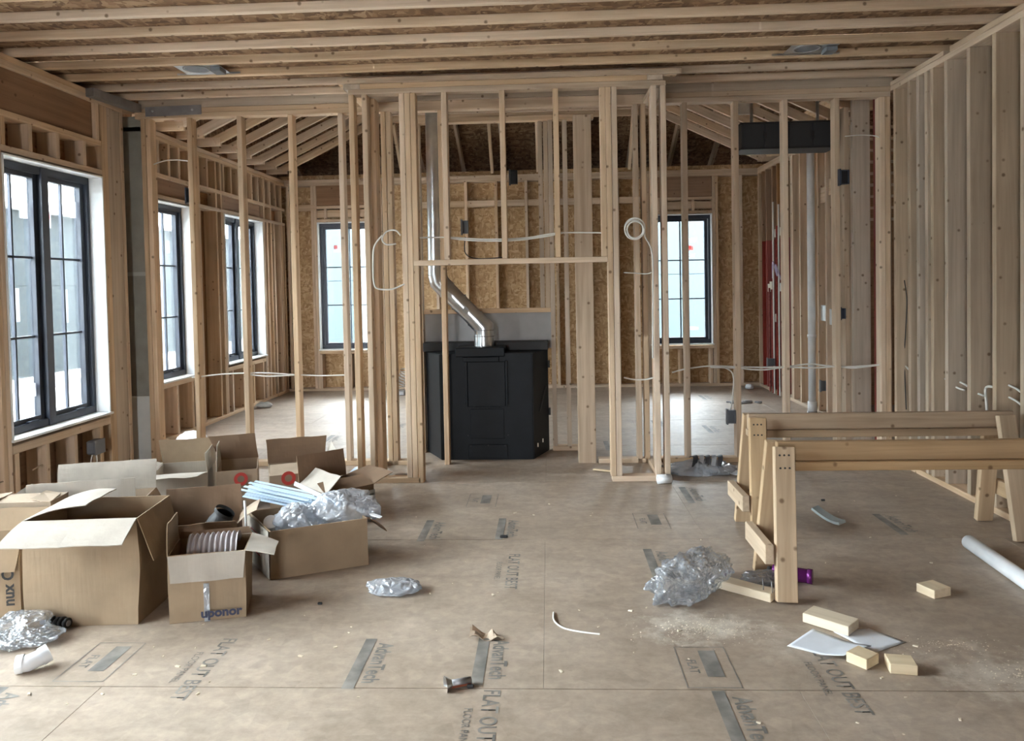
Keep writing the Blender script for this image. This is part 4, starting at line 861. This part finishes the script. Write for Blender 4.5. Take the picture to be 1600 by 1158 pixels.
NB = thing('nailed_board', 'short board with upturned nails by the near sawhorse foot', 'board', onz(1170, 925))
a, b = onz(1118, 918), onz(1206, 942); 
wd = Vector((.6, .8, 0)).normalized()
beam('board', a+wd*.03+Vector((0, 0, .02)), b+wd*.03+Vector((0, 0, .02)), .075, .038, wd, M_CUT, NB)
for (px, py) in ((1193, 922), (1207, 927)):
    p = onz(px, py, .038); cyl('nail', p, p+Vector((-.004, 0, .05)), .002, M_DSTEEL, NB, seg=8)
PS = thing('paper_sheet', 'printed white paper lying between the offcut blocks', 'paper', onz(1320, 1008))
c00, c10, c11, c01 = onz(1230, 1011), onz(1318, 1034), onz(1362, 1018), onz(1270, 984)
def fnp(u, v):
    p = (c00*(1-u)+c10*u)*(1-v)+(c01*(1-u)+c11*u)*v; p = p.copy(); p.z = .004+.055*max(0, u-.6)**1.2; return p
sheet('left_page', fnp, 16, 8, .0008, M_PAPER, PS, True)
d00, d10, d11, d01 = onz(1302, 988), onz(1366, 1021), onz(1416, 1004), onz(1358, 983)
sheet('right_page', lambda u, v: (lambda p: Vector((p.x, p.y, .002)))((d00*(1-u)+d10*u)*(1-v)+(d01*(1-u)+d11*u)*v), 8, 8, .0008, M_PAPER, PS, True)
o = tube('white_wire', [onz(865, 957, .004), onz(866, 970, .006), onz(880, 981, .004), onz(905, 987, .004), onz(937, 991, .004)], .0035, M_CABLE); tag(o, 'bent piece of white wire on the open floor', 'wire')
SC = thing('cardboard_scrap', 'torn curled cardboard scrap in the middle of the floor', 'scrap', onz(760, 1004))
s0, s1 = onz(733, 1002), onz(788, 1003)
sheet('torn_sheet', lambda u, v: s0.lerp(s1, u)+Vector((.02*v*math.sin(5*u), .045*v, .004+.035*abs(v-.35)*(1-.5*u)+.012*math.sin(9*u+2*v))), 10, 6, .002, M_CARDL, SC)
sheet('folded_corner', lambda u, v: s0+Vector((.01+.045*u, .03+.01*v, .012+.038*v*(1-u))), 4, 4, .002, M_CARDD, SC)
MC = thing('pipe_clip', 'small metal clip with a flared end on the floor', 'clip', onz(715, 1068))
p, q = onz(704, 1069, .016), onz(736, 1063, .016)
cyl('barrel', p, q, .0135, M_DSTEEL, MC, seg=16); sweep('flare', [p+(q-p)*-.25, p+(q-p)*.06], [.03, .014], M_STEEL, MC, seg=16); beam('copper_strip', p+Vector((0, -.013, -.004)), q+Vector((0, -.013, -.004)), .012, .002, (0, 0, 1), plain('copper_strip', (.45, .16, .10), .4, .8), MC, 0)
WP = thing('white_pipe', 'white plastic pipe lying on the floor by the right wall', 'pipe', onz(1555, 892))
p, q = onz(1514, 858, .0), onz(1652, 956, .0); z = Vector((0, 0, .037))
cyl('pipe_wall', p+z, q+z, .036, M_PVC, WP, inner=.9)
FM = thing('foam_piece', 'pale blue packing piece with a turned-up end under the sawhorses', 'packing', onz(1290, 818))
a, b = onz(1268, 806), onz(1311, 826)
sheet('curved_slab', lambda u, v: a.lerp(b, u)+Vector((.055*v, .05*v, .012+.05*(1-u)**2*.6+.014*(u**4))), 10, 4, .014, M_FOAM, FM)
SPR = thing('spray_can', 'purple metallic can lying behind the near sawhorse leg', 'can', (1.12, 3.59, 0))
p, q = Vector((1.03, 3.62, .033)), Vector((1.185, 3.55, .033))
cyl('can_body', p, q, .032, M_PURPLE, SPR); cyl('end_rim', q-(q-p)*.10, q+(q-p)*.03, .034, M_PURPLE, SPR); cyl('nozzle_cap', p-(q-p)*.14, p, .02, M_BLACKM, SPR)
RO = thing('tape_roll', 'small white roll lying at the right foot of the chase', 'roll', onz(1031, 752))
p, q = Vector((.735, 5.33, .033)), Vector((.83, 5.345, .033))
cyl('roll_body', p, q, .032, M_PVC, RO, inner=.4)
# plastic sheet with dark strips by the partition foot
PL = thing('plastic_sheet_heap', 'heap of clear sheet and dark strips by the foot of the right partition', 'heap', (1.1, 5.62, 0))
bagm = bag('clear_sheet', 'x', (1.08, 5.63, .03), (.22, .12, .055), 21, M_BAGP, amp=.5); 
for k in ('label', 'category'): del bagm[k]
bagm.parent = PL; bagm.matrix_parent_inverse = WM[PL.name].inverted()
for k in range(5):
    x = 1.02+.045*k
    sheet('dark_strip', lambda u, v, x=x, k=k: Vector((x+.035*v-.03*u+.03*math.sin(3*u), 5.70-.16*u, .10+.03*math.sin(3*u)-.085*u*u+.01*v)), 8, 2, .004, M_SHEET if k % 2 else M_DUCT, PL)
sheet('white_sheet', lambda u, v: Vector((1.20+.16*u, 5.66-.14*v, .01+.05*math.exp(-18*(u-.25)**2)*(1-.4*v))), 12, 4, .001, M_PAPER, PL)

# chips and dust
chipm = {}
spots = [(312, 963), (318, 976), (305, 1013), (318, 1042), (278, 1042), (327, 1066), (309, 1085), (255, 1026), (240, 1012), (476, 962), (549, 980), (545, 989), (524, 1012), (470, 1026), (682, 986), (672, 928), (770, 930), (778, 926), (834, 805), (858, 788), (923, 806), (926, 802),
         (935, 980), (1010, 950), (1062, 986), (1076, 1030), (1095, 844), (985, 955), (877, 1050), (905, 954), (990, 1020), (707, 912), (805, 802), (650, 808), (663, 853), (727, 878), (1378, 1060), (1415, 1090), (1412, 1148), (1455, 880), (1430, 1010), (1360, 840), (1310, 800), (1400, 775), (1335, 783), (1290, 880), (1500, 1125), (1340, 1130), (1185, 1130), (560, 1090), (160, 1085), (105, 1100), (45, 1085), (420, 1000), (210, 1055)]
for i, (px, py) in enumerate(spots):
    L_ = random.choice((.006, .008, .011, .016)); key = (L_, i % 3)
    if key not in chipm:
        bm = bmesh.new(); bmesh.ops.create_cube(bm, size=1)
        for v in bm.verts: v.co = Vector((v.co.x*L_*(1+.4*random.random()), v.co.y*L_*(.4+.3*random.random()), (v.co.z+.5)*L_*.35*(.6+.6*random.random())))
        me = bpy.data.meshes.new('wood_chip'); bm.to_mesh(me); bm.free(); me.materials.append(M_CHIP); chipm[key] = me
    o = link('wood_chip', chipm[key], None, None, Matrix.Translation(onz(px, py)) @ Matrix.Rotation(random.uniform(0, 6), 4, 'Z'))
    tag(o, 'tiny pale wood chip lying loose on the dusty floor', 'wood chip', 'wood chips scattered on the floor')
for (px, py, s) in ((787, 840, .02), (735, 1075, .012), (1286, 783, .012), (500, 945, .01)):
    o = bx('dark_crumb', *[v for c in zip(onz(px, py)-Vector((s, s*.5, 0)), onz(px, py)+Vector((s, s*.5, .012))) for v in c], M_BLACKM, None, .003); tag(o, 'tiny dark crumb of debris on the bare floor', 'debris', 'dark crumbs on the floor')
bm = bmesh.new()
for (cx, cy, rx, ry, n) in ((.60, 3.08, .34, .16, 900), (1.62, 2.72, .25, .2, 350), (1.5, 2.95, .3, .1, 250), (1.12, 3.95, .15, .1, 150)):
    for k in range(n):
        r = abs(random.gauss(0, .5)); th = random.uniform(0, 6.283); x, y = cx+rx*r*math.cos(th), cy+ry*r*math.sin(th); s = random.uniform(.0012, .0042); q = random.uniform(0, 6.28)
        bm.faces.new([bm.verts.new((x+s*math.cos(q+t), y+s*.8*math.sin(q+t), .0015+random.random()*s)) for t in (0, 2.1, 4.2)])
o = from_bm('sawdust', bm, M_DUST); tag(o, 'pale sawdust strewn by the clear bag and around the offcuts', 'sawdust', kind='stuff')

# ---------------------------------------------------------------- ceiling lights
def can_light(label, x, y):
    T = thing('recessed_light', label, 'ceiling light', (x, y, 2.93)); z = ZT+.014
    bx('mounting_plate', x-.15, x+.15, y-.11, y+.11, z, z+.003, M_STEEL, T, 0); cyl('housing', (x-.03, y-.01, z-.006), (x-.03, y-.01, z+.0025), .085, M_DSTEEL, T, inner=.86)
    cyl('lamp_cup', (x-.03, y-.01, z-.003), (x-.03, y-.01, z), .072, M_EBOX, T)
    bx('junction_box', x+.08, x+.15, y-.05, y+.05, z-.03, z-.001, M_EBOX, T, .003)
    for s in (-.115, .115): beam('hanger_bar', (x-.22, y+s, z+.001), (x+.22, y+s, z+.001), .012, .004, (0, 0, 1), M_STEEL, T, 0)
can_light('recessed light frame between the left joists near the bracket', -2.3, 5.102); can_light('recessed light frame between the joists over the sawhorses', 1.73, 5.102)

# ---------------------------------------------------------------- column, duct, pipes
SCN = thing('steel_column', 'grey-green square column in the gap at the left end of the partition', 'column', (-3.33, 6.08, 0))
bx('shaft', -3.375, -3.215, 6.02, 6.14, .56, 2.80, M_COLM, SCN, .004); bx('sleeve', -3.38, -3.21, 6.015, 6.145, 0, .56, M_COLW, SCN, .004); bx('strap', -3.385, -3.205, 6.008, 6.014, 1.53, 1.56, M_LABEL, SCN, 0); bx('cap', -3.375, -3.215, 6.02, 6.14, 2.68, 2.72, M_COLW, SCN, .002)
DU = thing('duct', 'long black rectangular duct hung high behind the right partition studs', 'duct', (2.0, 6.7, 2.6))
for k in range(4): bx('duct_section', 1.63+.195*k+.002, 1.63+.195*(k+1)-.002, 6.52, 6.78, 2.50, 2.70, M_DUCT, DU, .004)
for (z0, z1) in ((2.488, 2.505), (2.695, 2.712)): bx('duct_flange', 1.625, 2.415, 6.51, 6.79, z0, z1, M_BLACKM, DU, .002)
for k in (1, 3): bx('duct_clip', 1.63+.195*k-.012, 1.63+.195*k+.012, 6.505, 6.52, 2.57, 2.63, M_BLACKM, DU, .002)
for x in (1.75, 2.3): bx('hanger_strap', x-.01, x+.01, 6.64, 6.66, 2.71, 3.7, M_STEEL, DU, 0)
DP = thing('drain_pipe', 'white upright plastic pipe against the far right studs', 'pipe', (2.68, 8.0, 0))
xp, yp = 2.70, 8.02
cyl('pipe_wall', (xp, yp, .07), (xp, yp, 2.95), .038, M_PVC, DP); cyl('coupling', (xp, yp, .03), (xp, yp, .14), .046, M_PVC, DP); cyl('floor_collar', (xp, yp, 0), (xp, yp, .04), .05, M_DSTEEL, DP); cyl('coupling', (xp, yp, .80), (xp, yp, .83), .044, M_PVC, DP)
for k, (y, z1, m) in enumerate(((9.42, 2.05, M_RED), (9.56, 2.35, M_CABLE), (9.34, 2.3, M_CABLE), (9.75, 1.3, M_RED), (9.62, 1.28, M_RED))):
    o = tube('water_pipe', [(2.765, y, .0), (2.765, y+.01, z1*.5), (2.765, y, z1)], .011, m); tag(o, ('red' if m is M_RED else 'white') + ' thin riser pipe at the red dyed studs, ' + ('tallest red one', 'taller white one', 'white one nearer the partition', 'short one nearest the back wall', 'short one between the others')[k], 'pipe')
o = tube('cable', [(2.77, 9.62, 1.42), (2.74, 9.5, 1.62), (2.76, 9.4, 1.45), (2.73, 9.35, 1.58), (2.77, 9.28, 1.4)], .008, plain('violet_cable', (.5, .42, .6), .5)); tag(o, 'violet cable tangle on the red dyed studs', 'cable')

# ---------------------------------------------------------------- electrical boxes
def ebox(label, x, y, z, w_, d_, h_, mat, lid=True):
    T = thing('electrical_box', label, 'electrical box', (x, y, z))
    t = .004
    multi('box_shell', [(x-w_/2, x+w_/2, y-d_/2+t, y+d_/2, z-h_/2, z-h_/2+t), (x-w_/2, x+w_/2, y-d_/2+t, y+d_/2, z+h_/2-t, z+h_/2), (x-w_/2, x-w_/2+t, y-d_/2+t, y+d_/2, z-h_/2, z+h_/2), (x+w_/2-t, x+w_/2, y-d_/2+t, y+d_/2, z-h_/2, z+h_/2), (x-w_/2, x+w_/2, y+d_/2-t, y+d_/2, z-h_/2, z+h_/2)], mat, T)
    bx('face_opening', x-w_/2+t, x+w_/2-t, y-d_/2+.03, y-d_/2+.034, z-h_/2+t, z+h_/2-t, M_BLACKM if not lid else mat, T, 0)
    bx('mounting_tab', x-w_/2-.012, x-w_/2, y-.02, y+.02, z-h_/2-.01, z+h_/2+.01, mat, T, .001)
    return T
def ex(px, py, y): p = ony(px, py, y); return p.x, p.y, p.z
ebox('dark blue box on the tall stud right of the black duct', *ex(1319, 277, 5.92), .06, .06, .105, M_EBOXK, False)
ebox('dark box mounted high above the chase opening', *ex(803, 277, 6.05), .055, .06, .105, M_BLACKM, False)
ebox('grey box on the chase stud above the header', *ex(727, 355, 6.0), .045, .05, .10, M_EBOX)
ebox('dark box high on the first stud left in the partition', *ex(297, 306, 6.0), .045, .06, .11, M_EBOXK, False)
ebox('grey box low on the right partition behind the far sawhorse', *ex(1143, 651, 5.98), .055, .05, .10, M_EBOX)
ebox('small dark box midway up the partition near the right corner', *ex(1317, 490, 5.98), .03, .05, .08, M_EBOXK)
ebox('grey box low between studs of the passage wall', *ex(1289, 603, 7.9), .08, .05, .10, M_EBOX)
ebox('grey box low at the red dyed studs', *ex(1205, 566, 9.5), .08, .05, .09, M_EBOX)
T = thing('electrical_box', 'grey square box under the large window with two cables below it', 'electrical box', (-3.27, 5.40, .28))
bx('box_shell', -3.34, -3.27, 5.335, 5.455, .235, .335, M_EBOX, T, .012); bx('cover', -3.271, -3.265, 5.33, 5.46, .232, .338, M_EBOX, T, .003)

# ---------------------------------------------------------------- cables
def cable(label, pts, r=.0055, mat=None):
    o = tube('cable', pts, r, mat or M_CABLE); return tag(o, label, 'cable')
E3 = lambda px, py, y: ony(px, py, y)
cable('white cable sagging across the chase above its header, upper of two', [E3(640, 372, 5.45), E3(700, 371, 5.47), E3(760, 374, 5.46), E3(820, 372, 5.47), E3(875, 364, 5.46), E3(955, 364, 5.45)])
cable('white cable sagging across the chase above its header, lower of two', [E3(700, 372, 5.46), E3(740, 376, 5.45), E3(800, 376, 5.45), E3(850, 370, 5.46), E3(880, 364, 5.46)])
cable('thin cable hanging in a curve behind the chase cripples', [E3(727, 370, 6.0), E3(727, 395, 5.99), E3(745, 404, 5.99), E3(790, 402, 6.0)], .004, M_CABLEB)
cable('white cable loop on the left flank of the chase', [E3(626, 368, 5.37), E3(618, 360, 5.36), E3(604, 362, 5.36), E3(597, 374, 5.36), E3(604, 382, 5.36), E3(619, 381, 5.37)], .006)
cable('white cable hanging in a long bow on the left flank of the chase', [E3(597, 368, 5.36), E3(585, 385, 5.35), E3(583, 410, 5.35), E3(584, 440, 5.35), E3(590, 451, 5.35), E3(612, 452, 5.36), E3(632, 444, 5.38)], .006)
def coil(label, px, py, y, r, turns, tail):
    c = E3(px, py, y); P = []
    for i in range(turns*14+1):
        a = i/14*2*math.pi; rr = r*(1+.13*math.sin(a*.73+.4)-.05*(i//14)); P.append(c+Vector((rr*math.cos(a), -.0015*i*.25, rr*1.02*math.sin(a))))
    o = tube('cable', P+[E3(*t) for t in tail], .0055, M_CABLE, None, True, 3); tag(o, label, 'cable')
coil('coil of white cable hung on the right flank of the chase', 992, 358, 5.36, .066, 3, [(1008, 370, 5.37), (1016, 385, 5.38), (1020, 410, 5.38), (1020, 470, 5.38), (1020, 560, 5.38)])
cable('white cable drooping low inside the right flank of the chase', [E3(975, 590, 5.52), E3(990, 593, 5.5), E3(1008, 593, 5.5), E3(1022, 590, 5.48)])
cable('thin white cable drooping midway inside the right flank', [E3(975, 426, 5.6), E3(995, 427, 5.55), E3(1010, 428, 5.5), E3(1020, 425, 5.48)], .004)
cable('white cable threaded low through the left partition studs, upper of two', [E3(300, 590, 5.99), E3(345, 585, 5.99), E3(385, 583, 5.99), E3(420, 583, 5.97), E3(464, 586, 5.99)])
cable('white cable threaded low through the left partition studs, lower of two', [E3(385, 585, 5.99), E3(420, 588, 5.97), E3(464, 586, 5.99), E3(500, 587, 5.98), E3(545, 586, 5.99)])
cable('white cable arching high between the left end posts', [E3(240, 257, 5.99), E3(258, 251, 5.97), E3(280, 250, 5.98), E3(302, 253, 5.99)], .005)
cable('grey cables threaded low through the right partition, upper of two', [E3(1050, 582, 5.98), E3(1075, 576, 5.99), E3(1110, 572, 5.99), E3(1148, 573, 5.99), E3(1190, 574, 5.98), E3(1228, 573, 5.99), E3(1265, 569, 5.98), E3(1308, 573, 5.99), E3(1350, 572, 5.98), E3(1385, 568, 5.99)], .006)
cable('grey cables threaded low through the right partition, lower of two', [E3(1110, 574, 5.98), E3(1148, 575, 5.99), E3(1190, 578, 5.97), E3(1228, 574, 5.99), E3(1270, 575, 5.97), E3(1308, 573, 5.99), E3(1335, 575, 5.97), E3(1385, 569, 5.99)], .006)
cable('cable bowing down the second right partition stud to the grey box', [E3(1118, 572, 5.97), E3(1138, 577, 5.96), E3(1146, 590, 5.96), E3(1144, 625, 5.96), E3(1142, 640, 5.97)], .005)
cable('thin cable arching in the doorway by the right corner', [E3(1320, 213, 5.98), E3(1350, 211, 5.97), E3(1372, 214, 5.97), E3(1382, 225, 5.98)], .004)
RC = ((1408, 568, 'pair of white cables looping from the stud nearest the partition', 5.667), (1476, 592, 'short white cables looping out of the middle right stud', 5.151), (1503, 599, 'white cables looping out of the wide dark right stud', 4.884), (1578, 603, 'single white cable looping near the right picture edge', 4.345), (1578, 622, 'double white cables drooping near the right picture edge', 4.345))
for (px, py, lb, ys) in RC:
    p = onx(px, py, 2.675); dn = .30
    cable(lb, [p+Vector((0, .02, .004)), p+Vector((-.005, -dn*.25, -.008)), p+Vector((-.02, -dn*.6, -.03)), p+Vector((-.03, -dn, -.036))], .0065)
p = onx(1540, 608, 2.675); cable('white cables looping down between two right wall studs', [p+Vector((-.03, -.22, .02)), p+Vector((-.02, -.10, .028)), p+Vector((0, 0, .0)), p+Vector((-.005, -.02, -.1)), p+Vector((0, -.03, -.3))], .008)
cable('black cable hanging on the right wall stud face', [onx(1460, 604, 2.67), onx(1468, 615, 2.665), onx(1472, 632, 2.665)], .007, M_CABLEB)
cable('brown wire stapled down the first wide right stud', [onx(1413, 438, 2.66), onx(1417, 470, 2.655), onx(1415, 520, 2.66), onx(1413, 560, 2.66), onx(1416, 640, 2.66)], .004, M_CABLEB)
cable('cable curling from the plywood under the large window, left one', [onx(78, 728, -3.40), onx(66, 727, -3.33), onx(50, 735, -3.30)], .005, M_CARDL)
cable('cable curling from the plywood at the left picture edge', [onx(30, 745, -3.40), onx(15, 750, -3.33), onx(-5, 755, -3.30)], .005, M_CARDL)
cable('cable bowing down right of the grey box under the window', [onx(159, 696, -3.36), onx(158, 715, -3.33), onx(163, 740, -3.34)], .006, M_CARDL)
cable('left cable below the grey box under the window', [(-3.31, 5.37, .235), (-3.32, 5.36, .17), (-3.33, 5.38, .04)], .005, M_CABLE); cable('right cable below the grey box under the window', [(-3.31, 5.41, .235), (-3.31, 5.42, .17), (-3.33, 5.43, .04)], .005, M_CABLE)

# ---------------------------------------------------------------- far room bits
FD = thing('flexible_duct', 'silver flexible duct end lying behind the left flank of the chase', 'duct', (-1.9, 9.8, 0))
for k in range(7): sweep('duct_ring', [(-1.95+.018*k, 9.85-.02*k, .10+.035*k), (-1.945+.018*k, 9.845-.02*k, .115+.035*k)], .07-.004*(k % 2), M_STEEL, FD, seg=18)
bx('duct_base', -2.03, -1.87, 9.79, 9.93, 0, .06, M_DSTEEL, FD, .01)
DB = thing('rubble_heap', 'low heap of dark scraps on the far floor behind the right partition', 'heap', onz(1160, 628))
p = onz(1160, 630)
for k in range(16):
    a = random.uniform(-.17, .2); b = random.uniform(-.05, .05); s = random.uniform(.015, .035); L_ = p+Vector((a, b, 0))
    o = bx('scrap', L_.x-s, L_.x+s, L_.y-s*.6, L_.y+s*.6, 0, s*.9, M_DSTEEL if k % 3 else M_SHEET, DB, .004)
o = bag('paper_wad', 'crumpled white paper wad on the far floor by the red dyed studs', onz(1171, 608)+Vector((0, 0, .03)), (.05, .05, .035), 31, M_PAPER, 'paper', sub=3)
o = bag('paper_wad', 'crumpled grey paper at the foot of the far left window wall', (-3.28, 6.85, .05), (.12, .14, .06), 33, M_PAPER, 'paper', sub=3)
o = bag('paper_wad', 'small crumpled wrapper on the far floor by the left partition', onz(413, 637)+Vector((0, 0, .03)), (.09, .05, .035), 35, M_LABEL, 'paper', sub=3)
o = sheet('blue_sheet', lambda u, v: onz(543, 742)*(1-u)+onz(576, 742)*u+Vector((0, .22*v, .004+.006*math.sin(7*u)*v)), 8, 6, .002, M_STRIP); tag(o, 'pale blue sheet on the floor at the left foot of the chase', 'sheet')
o = slab('torn_batten', [(-.02+.33, 5.72, .004), (.45, 5.66, .004), (.455, 5.675, .004), (.33, 5.745, .004)], .01, M_CUT); tag(o, 'pale splinter of wood in the sawdust under the chase post', 'splinter')
